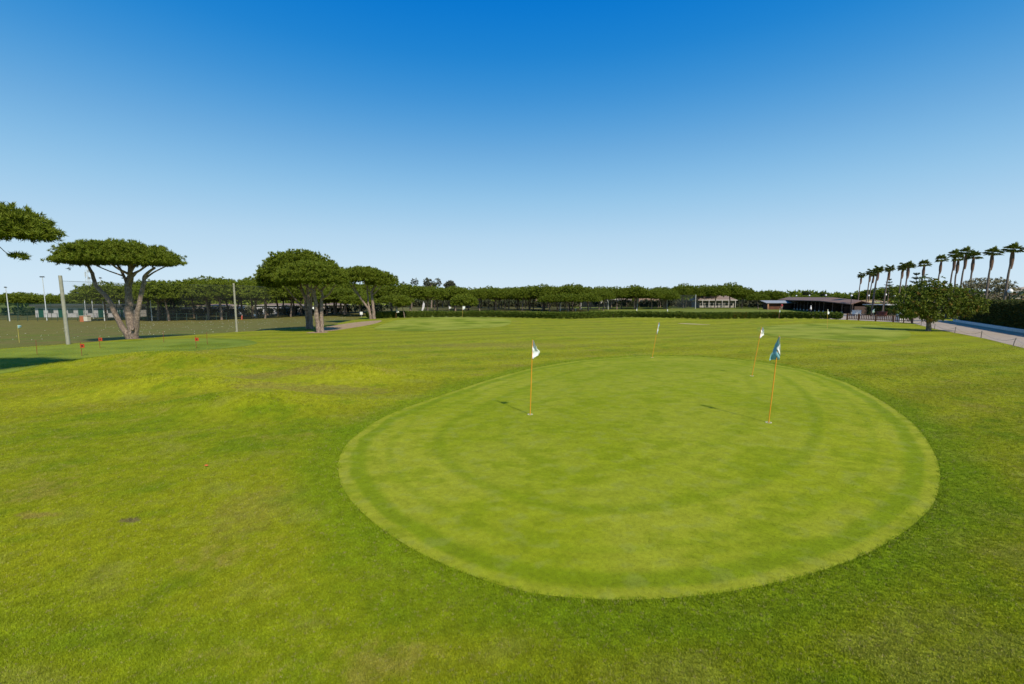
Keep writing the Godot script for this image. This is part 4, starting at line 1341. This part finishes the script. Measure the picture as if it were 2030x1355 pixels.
	for q in [[30.6, 112.0], [36.8, 108.0], [16.2, 116.0]]:
		post("yardage_stake", "short white stake standing on the grass behind the hedge", on(q[0], q[1]), 0.7, 0.1, 0.1, Vector2.ZERO, paint("white_plastic", Color(0.72, 0.72, 0.70), 0.5), "white yardage stakes", "stake")
	# range balls
	rng.seed = 2100
	s = Shape.new()
	s.ball(Vector3.ZERO, Vector3.ONE * 0.024, 8)
	var bm := s.mesh(paint("ball_cover", Color(0.78, 0.77, 0.70), 0.4))
	for k in 260:
		var z := 42.0 + 48.0 * pow(rng.randf(), 0.7)
		var x := edge_x(z) - rng.randf_range(2.0, 46.0)
		o = part("golf_ball", bm, self)
		o.position = on(x, z, 0.03)
		tag(o, "white range ball lying in the dry field", "golf ball", "range balls in the dry field")


func house(called: String, label: String, at: Vector3, turn: float, size: Vector3, wall: Color, roof: Color, pitch: float, openings: int, over := 0.4) -> Node3D:
	var t := thing(called, label, "building", at, turn)
	var s := Shape.new()
	s.box(Vector3(0, size.y * 0.5 - 0.3, 0), Vector3(size.x, size.y + 0.6, size.z), 0.0, wall)
	part("wall", s.mesh(speckled("render_wall", Color(0.86, 0.86, 0.86), Color.WHITE, Vector3(0.3, 0.3, 0.3), 0.9)), t)
	s = Shape.new()
	var hx := size.x * 0.5 + over
	var hz := size.z * 0.5 + over
	var rx := maxf(hx - hz, hx * 0.1)
	var y := size.y + 0.31
	var p := [Vector3(-hx, y, hz), Vector3(hx, y, hz), Vector3(hx, y, -hz), Vector3(-hx, y, -hz), Vector3(-rx, y + pitch, 0), Vector3(rx, y + pitch, 0)]
	s.quad(p[0], p[4], p[5], p[1], roof)
	s.quad(p[2], p[5], p[4], p[3], roof)
	s.tri(p[3], p[4], p[0], roof)
	s.tri(p[1], p[5], p[2], roof)
	part("roof", s.mesh(speckled("roof_tiles", Color(0.78, 0.78, 0.78), Color.WHITE, Vector3(0.6, 0.6, 0.6), 0.9)), t)
	s = Shape.new()
	s.box(Vector3(0, y - 0.04, 0), Vector3(hx * 2.0 - 0.02, 0.12, hz * 2.0 - 0.02), 0.0, Color(0.5, 0.48, 0.44))
	part("eaves", s.mesh(paint("eaves_paint", Color.WHITE, 0.8)), t)
	for k in openings:
		var x := (k + 0.5) / openings * size.x - size.x * 0.5
		var w := size.x / openings * 0.5
		var door := k % 3 == 1
		s = Shape.new()
		var mid := Vector3(x, size.y * (0.42 if door else 0.52), size.z * 0.5 + 0.01)
		var open := Vector3(w, size.y * (0.76 if door else 0.42), 0.06)
		s.box(mid, open + Vector3(0.14, 0.14, 0), 0.0, Color(0.40, 0.38, 0.34))
		var o := part("door" if door else "window", s.mesh(paint("eaves_paint", Color.WHITE, 0.8)), t)
		s = Shape.new()
		s.box(mid + Vector3(0, 0, 0.02), open, 0.0, Color(0.035, 0.040, 0.042))
		part("pane", s.mesh(paint("dark_opening", Color.WHITE, 0.25)), o)
	return t


func buildings() -> void:
	# sports building with green doors
	var b := thing("sports_building", "long low white sports building with green doors behind the court fence", "building", on(-104.0, 113.0))
	var s := Shape.new()
	s.box(Vector3(0, 1.2, 0), Vector3(22.0, 2.8, 6.0), 0.0, Color(0.62, 0.60, 0.60))
	part("wall", s.mesh(speckled("render_wall", Color(0.86, 0.86, 0.86), Color.WHITE, Vector3(0.3, 0.3, 0.3), 0.9)), b)
	s = Shape.new()
	s.box(Vector3(0, 2.85, 0.2), Vector3(23.0, 0.5, 7.2), 0.0, Color(0.075, 0.080, 0.078))
	part("roof", s.mesh(paint("flat_roof", Color.WHITE, 0.9)), b)
	for k in 9:
		var q := Shape.new()
		if k % 2 == 0:
			q.box(Vector3(-9.6 + k * 2.4, 1.05, 3.01), Vector3(1.2, 2.1, 0.08), 0.0, Color(0.012, 0.095, 0.065))
			part("door", q.mesh(paint("green_door", Color.WHITE, 0.5)), b)
		else:
			q.box(Vector3(-9.6 + k * 2.4, 1.5, 3.01), Vector3(1.3, 0.9, 0.06), 0.0, Color(0.05, 0.06, 0.065))
			part("window", q.mesh(paint("dark_opening", Color.WHITE, 0.25)), b)
	# white walls seen between the trunks of the grove
	house("white_house", "white house wall glimpsed between the trunks of the dark grove", on(-86.0, 131.0), 0.1, Vector3(15, 2.1, 6), Color(0.58, 0.58, 0.60), Color(0.22, 0.15, 0.11), 0.5, 4)
	house("white_house", "long pale house behind the middle of the dark grove", on(-66.0, 132.0), -0.1, Vector3(13, 2.1, 6), Color(0.54, 0.56, 0.60), Color(0.22, 0.15, 0.11), 0.5, 5)
	house("white_house", "low pale house glimpsed behind the weathered pole and grove", on(-51.5, 132.0), 0.05, Vector3(7, 1.8, 6), Color(0.30, 0.25, 0.22), Color(0.18, 0.12, 0.09), 0.5, 3)
	for q in [[13.0, 176.0, Color(0.30, 0.18, 0.13), "pinkish red house wall showing through the wood trunks"], [36.5, 178.0, Color(0.60, 0.58, 0.55), "small white house showing behind the range net"], [52.0, 176.0, Color(0.36, 0.25, 0.19), "peach house showing behind the far end of the range net"], [45.0, 190.0, Color(0.32, 0.25, 0.2), "tan house far behind the range net poles"]]:
		house("far_house", q[3], on(q[0], q[1]), 0.0, Vector3(8, 3.4, 6), q[2], Color(0.24, 0.11, 0.07), 1.3, 4)
	# tiled house with white verandah
	var h := house("tiled_house", "wide house with brown tiled hip roof and white verandah under the pines", on(70.6, 161.0), 0.0, Vector3(11.8, 2.2, 7.0), Color(0.34, 0.32, 0.30), Color(0.205, 0.150, 0.122), 2.7, 7, 0.9)
	for k in 6:
		s = Shape.new()
		s.box(Vector3(-5.6 + k * 2.25, 1.25, 5.0), Vector3(0.16, 2.7, 0.16), 0.0, Color(0.62, 0.60, 0.56))
		part("verandah_post", s.mesh(paint("white_plastic_post", Color(0.8, 0.8, 0.8), 0.6)), h)
	s = Shape.new()
	s.box(Vector3(0, 2.62, 4.95), Vector3(12.4, 0.16, 0.24), 0.0, Color(0.62, 0.58, 0.54))
	part("beam", s.mesh(paint("white_plastic_post", Color(0.8, 0.8, 0.8), 0.6)), h)
	# timber hut
	var hut := thing("timber_hut", "brown timber hut with grey roof at the end of the shelter", "building", on(77.3, 133.0), -0.1)
	for k in 12:
		s = Shape.new()
		s.box(Vector3(-3.3 + k * 0.36, 1.0, 1.5), Vector3(0.34, 2.0, 0.08), 0.0, Color(0.115, 0.042, 0.020) * rng.randf_range(0.85, 1.15))
		part("plank", s.mesh(paint("hut_timber", Color.WHITE, 0.8)), hut)
	s = Shape.new()
	s.box(Vector3(-0.2, 1.0, 0.1), Vector3(6.6, 2.0, 2.6), 0.0, Color(0.055, 0.028, 0.018))
	part("body", s.mesh(paint("hut_timber", Color.WHITE, 0.8)), hut)
	s = Shape.new()
	s.obox(Transform3D(Basis(Vector3.RIGHT, 0.16), Vector3(0, 2.2, 0.2)), Vector3(8.2, 0.12, 4.2), Color(0.27, 0.28, 0.29))
	part("roof", s.mesh(paint("sheet_roof", Color.WHITE, 0.6)), hut)
	shelter()
	# villas on the far side of the hedge
	house("orange_villa", "orange rendered villa with a pale dome beyond the tall hedge", on(84.5, 73.0), -0.5, Vector3(9, 4.2, 6), Color(0.56, 0.27, 0.12), Color(0.45, 0.36, 0.27), 0.8, 3)
	var v := house("low_villa", "low tan building with brown roof beyond the tall hedge", on(75.8, 72.0), -0.4, Vector3(7.5, 3.1, 5), Color(0.36, 0.25, 0.16), Color(0.23, 0.15, 0.10), 0.7, 3)
	v.set_meta("category", "building")
	house("yellow_wall_hut", "small ochre building behind the fan palm row", on(81.5, 104.0), 0.0, Vector3(4.2, 2.2, 3), Color(0.56, 0.36, 0.09), Color(0.40, 0.27, 0.10), 0.5, 1)
	var low := thing("low_canopy", "low flat grey canopy beside the near end of the shelter", "canopy", on(75.0, 91.5), 0.3)
	s = Shape.new()
	s.box(Vector3(0, 2.05, 0), Vector3(7.5, 0.14, 4.0), 0.0, Color(0.44, 0.45, 0.43))
	part("roof", s.mesh(paint("sheet_roof", Color.WHITE, 0.6)), low)
	for k in 4:
		s = Shape.new()
		s.box(Vector3(-3.5 + k * 2.3, 0.9, 1.8), Vector3(0.1, 2.2, 0.1), 0.0, Color(0.07, 0.05, 0.04))
		part("post", s.mesh(paint("shelter_timber", Color.WHITE, 0.8)), low)


func shelter() -> void:
	var t := thing("range_shelter", "long dark timber driving bay shelter with an overhanging roof", "shelter")
	var wood := speckled("shelter_wood", Color(0.60, 0.60, 0.60), Color.WHITE, Vector3(0.8, 0.8, 0.8), 0.85)
	var brown := Color(0.050, 0.030, 0.022)
	var a := Vector3(85.5, 0, -145.0)
	var c := Vector3(72.4, 0, -106.0)
	var e := Vector3(71.2, 0, -95.5)
	var back := Vector3(5.2, 0, -1.4)
	var s := Shape.new()
	# two slopes: the eave over the bays rises to a ridge and falls to the back wall; the end bay dips
	var eave := [a + Vector3(-1.6, 2.78, 0.6), c + Vector3(-1.6, 2.75, 0.6), e + Vector3(-0.6, 2.15, 0.4)]
	var ridge := [a + back * 0.45 + Vector3(0, 3.55, 0), c + back * 0.45 + Vector3(0, 3.5, 0), e + back * 0.45 + Vector3(0, 2.85, 0)]
	var rear := [a + back + Vector3(0, 2.75, 0), c + back + Vector3(0, 2.7, 0), e + back + Vector3(0.6, 2.15, 0)]
	var drop := Vector3(0, -0.16, 0)
	var tile := Color(0.210, 0.130, 0.100)
	for i in 2:
		s = Shape.new()
		s.quad(eave[i], ridge[i], ridge[i + 1], eave[i + 1], tile)
		s.quad(ridge[i], rear[i], rear[i + 1], ridge[i + 1], tile)
		s.quad(eave[i] + drop, eave[i + 1] + drop, ridge[i + 1] + drop, ridge[i] + drop, brown)
		s.quad(ridge[i] + drop, ridge[i + 1] + drop, rear[i + 1] + drop, rear[i] + drop, brown)
		s.quad(eave[i], eave[i + 1], eave[i + 1] + drop, eave[i] + drop, tile)
		s.quad(rear[i], rear[i] + drop, rear[i + 1] + drop, rear[i + 1], brown)
		if i == 1:
			s.quad(eave[2], ridge[2], ridge[2] + drop, eave[2] + drop, tile)
			s.quad(ridge[2], rear[2], rear[2] + drop, ridge[2] + drop, tile)
		part("roof", s.mesh(wood), t)
	s = Shape.new()
	s.quad(a + back + Vector3(-0.3, -0.1, 0), a + back + Vector3(-0.3, 2.6, 0), c + back + Vector3(-0.3, 2.5, 0), c + back + Vector3(-0.3, -0.1, 0), Color(0.065, 0.042, 0.030))
	s.quad(c + back + Vector3(-0.3, -0.1, 0), c + back + Vector3(-0.3, 2.5, 0), e + back + Vector3(-0.3, 2.1, 0), e + back + Vector3(-0.3, -0.1, 0), Color(0.065, 0.042, 0.030))
	part("back_wall", s.mesh(wood), t)
	s = Shape.new()
	s.quad(a + Vector3(-0.6, 0.06, 0), c + Vector3(-0.6, 0.06, 0), c + back + Vector3(0, 0.06, 0), a + back + Vector3(0, 0.06, 0), Color(0.13, 0.12, 0.11))
	s.quad(c + Vector3(-0.6, 0.06, 0), e + Vector3(-0.4, 0.06, 0), e + back + Vector3(0, 0.06, 0), c + back + Vector3(0, 0.06, 0), Color(0.13, 0.12, 0.11))
	part("floor_slab", s.mesh(wood), t)
	rng.seed = 2300
	for k in 17:
		var p := a.lerp(c, k / 13.0) if k < 14 else c.lerp(e, (k - 13) / 3.0)
		var h := 2.9 if k < 14 else 2.9 - 0.2 * (k - 13)
		s = Shape.new()
		s.box(p + Vector3(0, h * 0.5 - 0.05, 0), Vector3(0.16, h, 0.16), 0.3, Color(0.130, 0.090, 0.068))
		part("post", s.mesh(wood), t)
		s = Shape.new()
		s.obox(Transform3D(Basis(Vector3.UP, atan2(1.4, 5.2)), p + back * 0.42 + Vector3(0, 0.85, 0)), Vector3(3.4, 1.5, 0.06), Color(0.075, 0.050, 0.038))
		part("bay_divider", s.mesh(wood), t)
		if k > 3:
			var d := thing("ball_bucket", "pale ball bucket standing at a driving bay divider", "bucket", p + Vector3(-0.25, 0.06, 0.3), 0.0, "ball buckets at the bays")
			var u := Shape.new()
			u.tube([Vector3.ZERO, Vector3(0, 0.17, 0), Vector3(0, 0.34, 0)], [0.13, 0.15, 0.17], 9, Color(0.55, 0.53, 0.48))
			part("bucket", u.mesh(paint("bucket_plastic", Color.WHITE, 0.5)), d)
			var q := Shape.new()
			q.tube([Vector3(-0.17, 0.34, 0), Vector3(-0.1, 0.46, 0), Vector3(0.1, 0.46, 0), Vector3(0.17, 0.34, 0)], [0.012, 0.012, 0.012, 0.012], 5, Color(0.3, 0.3, 0.3))
			part("handle", q.mesh(paint("bucket_plastic", Color.WHITE, 0.5)), d)
	# brace under the end of the roof
	s = Shape.new()
	s.tube([c + Vector3(0.2, 2.9, 3.0), e + Vector3(0.0, 2.0, 0.2)], [0.06, 0.06], 5, Color(0.22, 0.16, 0.12))
	part("brace", s.mesh(wood), t)


func fences() -> void:
	var m := speckled("fence_timber", Color(0.085, 0.030, 0.016), Color(0.150, 0.062, 0.034), Vector3(1.2, 0.8, 1.2), 0.7)
	var t := thing("picket_fence", "low reddish brown timber picket fence at the end of the hedge", "fence")
	var a := Vector2(49.0, 66.6)
	var b := Vector2(53.6, 61.0)
	var turn := atan2(b.y - a.y, b.x - a.x)
	for y in [0.25, 0.86]:
		var s := Shape.new()
		var p := (a + b) * 0.5
		s.box(on(p.x, p.y, y), Vector3(a.distance_to(b), 0.09, 0.06), turn)
		part("rail", s.mesh(m), t)
	for k in 36:
		var p := a.lerp(b, (k + 0.5) / 36.0)
		var s := Shape.new()
		s.box(Vector3(0, 0.53, 0.05), Vector3(0.095, 0.72, 0.03))
		var o := part("picket", s.mesh(m), t)
		o.position = on(p.x, p.y)
		o.rotation.y = turn
	for f in [0.0, 0.19, 0.46, 0.73, 0.88, 1.0]:
		var p := a.lerp(b, f)
		var s := Shape.new()
		s.box(Vector3(0, 0.42, 0), Vector3(0.17 if f != 0.88 else 0.1, 1.1, 0.17))
		var o := part("post", s.mesh(m), t)
		o.position = on(p.x, p.y)
		o.rotation.y = turn
	# stakes and rope along the path
	var stake := speckled("grey_stake", Color(0.12, 0.10, 0.08), Color(0.24, 0.21, 0.17), Vector3(1, 1, 1), 0.9)
	var line := [Vector2(32.0, 26.5), Vector2(35.7, 32.3), Vector2(39.6, 38.3), Vector2(42.5, 43.6), Vector2(46.4, 49.9), Vector2(50.0, 55.6), Vector2(53.4, 60.6)]
	var lean := [0.1, 0.22, 0.04, 0.08, 0.02, 0.05, 0.0]
	var rope := Shape.new()
	for k in line.size():
		post("rope_stake", "thin grey stake holding the rope along the path edge", on(line[k].x, line[k].y), 0.62, 0.03, 0.026, Vector2(lean[k], 0), stake, "rope stakes along the path", "stake")
		if k:
			var p := on(line[k - 1].x, line[k - 1].y, 0.55) + Vector3(lean[k - 1] * 0.9, 0, 0)
			var q := on(line[k].x, line[k].y, 0.55) + Vector3(lean[k] * 0.9, 0, 0)
			var pts := []
			for j in 9:
				var f := j / 8.0
				pts.append(p.lerp(q, f) - Vector3(0, 0.42 * 4.0 * f * (1.0 - f) * 0.85, 0))
			rope.tube(pts, [0.012, 0.012, 0.012, 0.012, 0.012, 0.012, 0.012, 0.012, 0.012], 5, Color(0.42, 0.36, 0.30))
	tag(part("rope", rope.mesh(paint("rope_fibre", Color.WHITE, 0.95)), self), "thin sagging rope strung between the stakes beside the path", "rope")
	# white boxes, boards and planters behind the fence
	for q in [[65.0, 86.0, 1.5, 0.95, "white cabinet standing between the shelter and the picket fence"], [54.6, 63.8, 1.25, 1.35, "white board standing behind the end of the picket fence"]]:
		var w := thing("white_cabinet", q[4], "cabinet", on(q[0], q[1]))
		var s := Shape.new()
		s.box(Vector3(0, q[3] * 0.5 + 0.08, 0), Vector3(q[2], q[3], 0.5), 0.2, Color(0.66, 0.67, 0.65))
		part("body", s.mesh(paint("cabinet_paint", Color.WHITE, 0.5)), w)
		s = Shape.new()
		s.box(Vector3(0, q[3] + 0.12, 0), Vector3(q[2] + 0.12, 0.07, 0.62), 0.2, Color(0.55, 0.56, 0.54))
		part("lid", s.mesh(paint("cabinet_paint", Color.WHITE, 0.5)), w)
		s = Shape.new()
		s.box(Vector3(0, 0.05, 0), Vector3(q[2] - 0.1, 0.12, 0.42), 0.2, Color(0.2, 0.2, 0.2))
		part("plinth", s.mesh(paint("cabinet_paint", Color.WHITE, 0.5)), w)
	var g := thing("range_wall_hedge", "long dark clipped hedge behind the picket fence and paving", "hedge", on(76.0, 90.0))
	rng.seed = 2400
	var s := Shape.new()
	for k in 2400:
		var p := Vector3(rng.randf_range(-6.0, 7.0), rng.randf_range(0.05, 1.75), rng.randf_range(-0.6, 0.75))
		if rng.randf() < 0.3:
			p = Vector3(p.x, 1.75, rng.randf_range(-0.7, 0.7))
		puff(s, p, Vector3(0, 0.3, 1), 7, 0.3, 0.06, Color(0.028, 0.048, 0.012).lerp(Color(0.055, 0.078, 0.016), rng.randf()))
	part("foliage", s.mesh(leaf_mat("hedge_leaves", 0.25)), g)
	var pf := flag_cloth(0.7, [0.05, 0.2, 0.32, 0.4, 0.35], 0.08, 2)
	var ban := thing("pennant", "pale green pennant leaning beside the dark hedge behind the fence", "flag", on(66.5, 84.0))
	s = Shape.new()
	s.tube([Vector3(0, -0.1, 0), Vector3(0.25, 1.4, 0)], [0.02, 0.015], 6)
	part("pole", s.mesh(paint("galvanised", Color(0.42, 0.43, 0.42), 0.5, 0.3)), ban)
	var o := part("cloth", pf.mesh(cloth_mat(Color(0.45, 0.62, 0.52))), ban)
	o.position = Vector3(0.25, 1.4, 0)
	o.rotation.y = PI
	var tub := thing("timber_planter", "dark red timber planter behind the picket fence", "planter", on(68.0, 84.0))
	s = Shape.new()
	for k in 5:
		s.box(Vector3(-0.6 + k * 0.3, 0.42, 0.4), Vector3(0.28, 0.84, 0.06), 0.0, Color(0.13, 0.032, 0.022))
	s.box(Vector3(0, 0.38, 0), Vector3(1.4, 0.7, 0.7), 0.0, Color(0.10, 0.028, 0.02))
	part("box", s.mesh(paint("planter_paint", Color.WHITE, 0.7)), tub)
	s = Shape.new()
	s.box(Vector3(0, 0.88, 0), Vector3(1.6, 0.08, 0.9), 0.0, Color(0.15, 0.04, 0.026))
	part("rim", s.mesh(paint("planter_paint", Color.WHITE, 0.7)), tub)


func lamps() -> void:
	var iron := paint("black_iron", Color(0.016, 0.020, 0.018), 0.5)
	var glass := paint("opal_globe", Color(0.80, 0.81, 0.82), 0.25)
	for q in [[57.3, 52.7, 4.2, 0.26, 0], [66.4, 59.6, 3.95, 0.22, 0], [71.8, 88.0, 4.0, 0.22, 1], [69.0, 93.0, 3.85, 0.19, 1], [76.4, 98.0, 3.85, 0.19, 1], [84.0, 100.5, 3.8, 0.2, 1], [77.5, 113.0, 4.0, 0.22, 1], [83.5, 128.5, 4.0, 0.2, 1], [87.0, 140.0, 3.95, 0.22, 1]]:
		var t := thing("globe_lamp", "white globe street lamp on a black post showing above the tall hedge" if q[4] == 0 else "small white globe lamp on a post behind the shelter", "street lamp", on(q[0], q[1]), 0.0, "globe lamps above the hedge" if q[4] == 0 else "globe lamps behind the shelter")
		var s := Shape.new()
		s.tube([Vector3(0, -0.1, 0), Vector3(0, 0.5, 0), Vector3(0, q[2] - 0.55, 0), Vector3(0, q[2] - q[3] * 1.05, 0)], [0.09, 0.06, 0.05, 0.10], 8)
		part("post", s.mesh(iron), t)
		s = Shape.new()
		s.ball(Vector3(0, q[2], 0), Vector3.ONE * q[3], 14)
		part("globe", s.mesh(glass), t)
		s = Shape.new()
		s.tube([Vector3(0, q[2] + q[3] * 0.86, 0), Vector3(0, q[2] + q[3] * 1.1, 0), Vector3(0, q[2] + q[3] * 1.35, 0)], [q[3] * 0.55, q[3] * 0.35, q[3] * 0.08], 8)
		part("cap", s.mesh(glass), t)


# one closed surface round tapered bones joined smoothly: [from, to, r0, r1, colour]
func body(bones: Array, cell: float) -> Shape:
	var lo := Vector3.INF
	var hi := -Vector3.INF
	for b in bones:
		var r := Vector3.ONE * (maxf(b[2], b[3]) + 0.06)
		lo = lo.min(b[0] - r).min(b[1] - r)
		hi = hi.max(b[0] + r).max(b[1] + r)
	var nn := Vector3i(((hi - lo) / cell).ceil()) + Vector3i.ONE
	var f := PackedFloat32Array()
	f.resize(nn.x * nn.y * nn.z)
	var at := func(p: Vector3) -> Array:
		var d := 1e9
		var near := 1e9
		var col: Color = bones[0][4]
		for b in bones:
			var ab: Vector3 = b[1] - b[0]
			var t := clampf((p - b[0]).dot(ab) / maxf(ab.length_squared(), 1e-6), 0.0, 1.0)
			var e: float = p.distance_to(b[0] + ab * t) - lerpf(b[2], b[3], t)
			if e < near:
				near = e
				col = b[4]
			var h := clampf(0.5 + 0.5 * (e - d) / 0.05, 0.0, 1.0) if d < 1e8 else 0.0
			d = lerpf(e, d, h) - 0.05 * h * (1.0 - h) if d < 1e8 else e
		return [d, col]
	for z in nn.z:
		for y in nn.y:
			for x in nn.x:
				f[(z * nn.y + y) * nn.x + x] = ((at as Callable).call(lo + Vector3(x, y, z) * cell))[0]
	var cellv := {}
	var s := Shape.new()
	var idx := func(x: int, y: int, z: int) -> int: return (z * nn.y + y) * nn.x + x
	for z in nn.z - 1:
		for y in nn.y - 1:
			for x in nn.x - 1:
				var sum := Vector3.ZERO
				var cnt := 0
				for k in 12:
					var ax := k / 4
					var o := [0, 0, 0]
					o[(ax + 1) % 3] = k & 1
					o[(ax + 2) % 3] = (k >> 1) & 1
					var p := Vector3i(x + o[0], y + o[1], z + o[2])
					var q := p
					q[ax] += 1
					var a := f[(p.z * nn.y + p.y) * nn.x + p.x]
					var b := f[(q.z * nn.y + q.y) * nn.x + q.x]
					if (a < 0.0) != (b < 0.0):
						sum += Vector3(p).lerp(Vector3(q), a / (a - b))
						cnt += 1
				if cnt:
					cellv[Vector3i(x, y, z)] = lo + sum / cnt * cell
	for z in range(1, nn.z - 1):
		for y in range(1, nn.y - 1):
			for x in range(1, nn.x - 1):
				var a := f[(z * nn.y + y) * nn.x + x]
				for ax in 3:
					var q := Vector3i(x, y, z)
					q[ax] += 1
					var b := f[(q.z * nn.y + q.y) * nn.x + q.x]
					if (a < 0.0) == (b < 0.0):
						continue
					var u := Vector3i.ZERO
					var w := Vector3i.ZERO
					u[(ax + 1) % 3] = 1
					w[(ax + 2) % 3] = 1
					var c := Vector3i(x, y, z)
					var p := [cellv.get(c - u - w), cellv.get(c - w), cellv.get(c), cellv.get(c - u)]
					if p.has(null):
						continue
					var col: Color = ((at as Callable).call((p[0] + p[2]) * 0.5))[1]
					if a < 0.0:
						s.quad(p[0], p[3], p[2], p[1], col)
					else:
						s.quad(p[0], p[1], p[2], p[3], col)
	return s


func person(label: String, at: Vector3, turn: float, top: Color, legs: Color, swing: bool) -> void:
	var t := thing("person", label, "person", at, turn)
	var skin := Color(0.36, 0.20, 0.13)
	var b := []
	for s in [-1.0, 1.0]:
		var foot := Vector3(s * 0.14, 0.05, 0.02)
		b.append([foot + Vector3(0, 0, -0.05), foot + Vector3(s * 0.03, -0.01, 0.16), 0.05, 0.04, Color(0.3, 0.3, 0.3)])
		b.append([foot, Vector3(s * 0.115, 0.48, 0.05), 0.05, 0.068, legs])
		b.append([Vector3(s * 0.115, 0.48, 0.05), Vector3(s * 0.09, 0.92, 0.0), 0.07, 0.10, legs])
		var sh := Vector3(s * 0.19, 1.42, 0.02)
		var el := Vector3(s * 0.25, 1.15, 0.10 if swing else 0.0)
		var ha := Vector3(s * 0.05, 0.95, 0.34) if swing else Vector3(s * 0.27, 0.90, 0.08)
		b.append([sh, el, 0.058, 0.046, top])
		b.append([el, ha, 0.042, 0.032, skin])
		for k in 5:
			var fa := (k - 2) * 0.016
			b.append([ha, ha + Vector3(fa, -0.085 + absf(fa), 0.012 if k else 0.03), 0.014, 0.009, skin])
	b.append([Vector3(0, 0.95, 0), Vector3(0, 1.15, 0.01), 0.14, 0.13, top])
	b.append([Vector3(0, 1.15, 0.01), Vector3(0, 1.40, 0.02), 0.14, 0.15, top])
	b.append([Vector3(-0.15, 1.42, 0.02), Vector3(0.15, 1.42, 0.02), 0.07, 0.07, top])
	b.append([Vector3(0, 1.45, 0.02), Vector3(0, 1.56, 0.04), 0.055, 0.05, skin])
	b.append([Vector3(0, 1.60, 0.05), Vector3(0, 1.69, 0.04), 0.075, 0.088, skin])
	b.append([Vector3(0, 1.62, 0.12), Vector3(0, 1.60, 0.145), 0.018, 0.014, skin])
	part("body", body(b, 0.028).mesh(paint("clothes_and_skin", Color.WHITE, 0.85)), t)
	var h := Shape.new()
	h.ball(Vector3(0, 1.705, 0.03), Vector3(0.098, 0.088, 0.104), 12, top if swing else Color(0.03, 0.02, 0.015))
	part("cap" if swing else "hair", h.mesh(paint("clothes_and_skin", Color.WHITE, 0.85)), t)


func people() -> void:
	person("person in white shirt and cap with dark trousers standing before the driving bays", on(63.2, 96.5), -2.2, Color(0.74, 0.75, 0.76), Color(0.03, 0.03, 0.04), true)
	person("person in red shirt and pale trousers standing at the far shelter end", on(76.2, 129.0), -0.6, Color(0.52, 0.06, 0.07), Color(0.36, 0.30, 0.22), false)
	person("person in tan clothes standing in front of the timber hut", on(72.6, 129.5), 0.4, Color(0.48, 0.24, 0.13), Color(0.40, 0.22, 0.12), false)
	person("person in red standing in the shade under the grove edge", on(-84.5, 95.0), 0.3, Color(0.50, 0.04, 0.05), Color(0.10, 0.02, 0.02), false)
	# trolley bag left by the grove
	var g := thing("golf_bag", "small red golf bag standing at the edge of the dark grove", "bag", on(-54.6, 92.0))
	var s := Shape.new()
	s.tube([Vector3(0, 0, 0), Vector3(0.04, 0.45, 0), Vector3(0.1, 0.85, 0)], [0.15, 0.14, 0.13], 9, Color(0.44, 0.09, 0.05))
	part("body", s.mesh(paint("bag_cloth", Color.WHITE, 0.8)), g)
	s = Shape.new()
	for k in 4:
		s.tube([Vector3(0.06 + k * 0.03, 0.8, 0.02 * k), Vector3(0.1 + k * 0.04, 1.05, 0.02 * k)], [0.012, 0.02], 5, Color(0.4, 0.4, 0.4))
	part("clubs", s.mesh(paint("bag_cloth", Color.WHITE, 0.8)), g)


func grass_blades() -> void:
	rng.seed = 3000
	var s := Shape.new()
	for k in 9:
		var a := TAU * k / 9.0 + rng.randf()
		var d := Vector3(cos(a), rng.randf_range(0.9, 2.4), sin(a)).normalized()
		var b := Vector3(rng.randfn(0.0, 0.008), -0.004, rng.randfn(0.0, 0.008))
		var side := d.cross(any_dir()).normalized() * 0.0026
		var l := rng.randf_range(0.018, 0.036)
		s.tri(b + side, b - side, b + d * l, Color.WHITE * rng.randf_range(0.85, 1.2))
	var m := leaf_mat("grass_blade", 0.45)
	var mm := MultiMesh.new()
	mm.transform_format = MultiMesh.TRANSFORM_3D
	mm.use_colors = true
	mm.mesh = s.mesh(m)
	var where := []
	var tint := PackedColorArray()
	var want := 480000
	var tries := 0
	var short := 0
	while where.size() < want and tries < want * 3:
		tries += 1
		var z := 2.2 + 34.0 * pow(rng.randf(), 2.0)
		if rng.randf() < (z - 14.0) / 22.0:
			continue
		var x := rng.randf_range(-1.25 * z - 1.2, 1.25 * z + 1.2)
		var g := green_d(x, z)
		var r := rng.randf_range(0.75, 1.25) * (1.0 + 0.03 * z) * (1.35 if g < 0.10 else 1.0)
		if g < -0.01 + 0.03 * n_fine.get_noise_2d(x * 2.0, z * 2.0):
			# the green is cut to a few millimetres: only its near part shows single blades
			if z > 15.0 or short > 130000:
				continue
			short += 1
			where.append(Transform3D(Basis(Vector3.UP, rng.randf() * TAU).scaled(Vector3(0.75, 0.26, 0.75) * rng.randf_range(0.8, 1.2)), on(x, z, 0.012)))
			var k := turf_at(2, x, z) * rng.randf_range(0.92, 1.3)
			k.a = 1.0
			tint.append(k)
			continue
		where.append(Transform3D(Basis(Vector3.UP, rng.randf() * TAU).scaled(Vector3(r, r * rng.randf_range(0.8, 1.15), r)), on(x, z)))
		var c := turf_at(0 if absf(x) < 24.0 else 1, x, z) * rng.randf_range(1.05, 1.65)
		if rng.randf() < 0.05:
			c = c.lerp(Color(0.34, 0.29, 0.12), 0.7)
		c.a = 1.0
		tint.append(c)
	mm.instance_count = where.size()
	for i in where.size():
		mm.set_instance_transform(i, where[i])
		mm.set_instance_color(i, tint[i])
	var o := MultiMeshInstance3D.new()
	o.name = "grass"
	o.multimesh = mm
	add_child(o)
	tag(o, "mown rough grass growing around the putting green", "grass")
	o.set_meta("kind", "stuff")
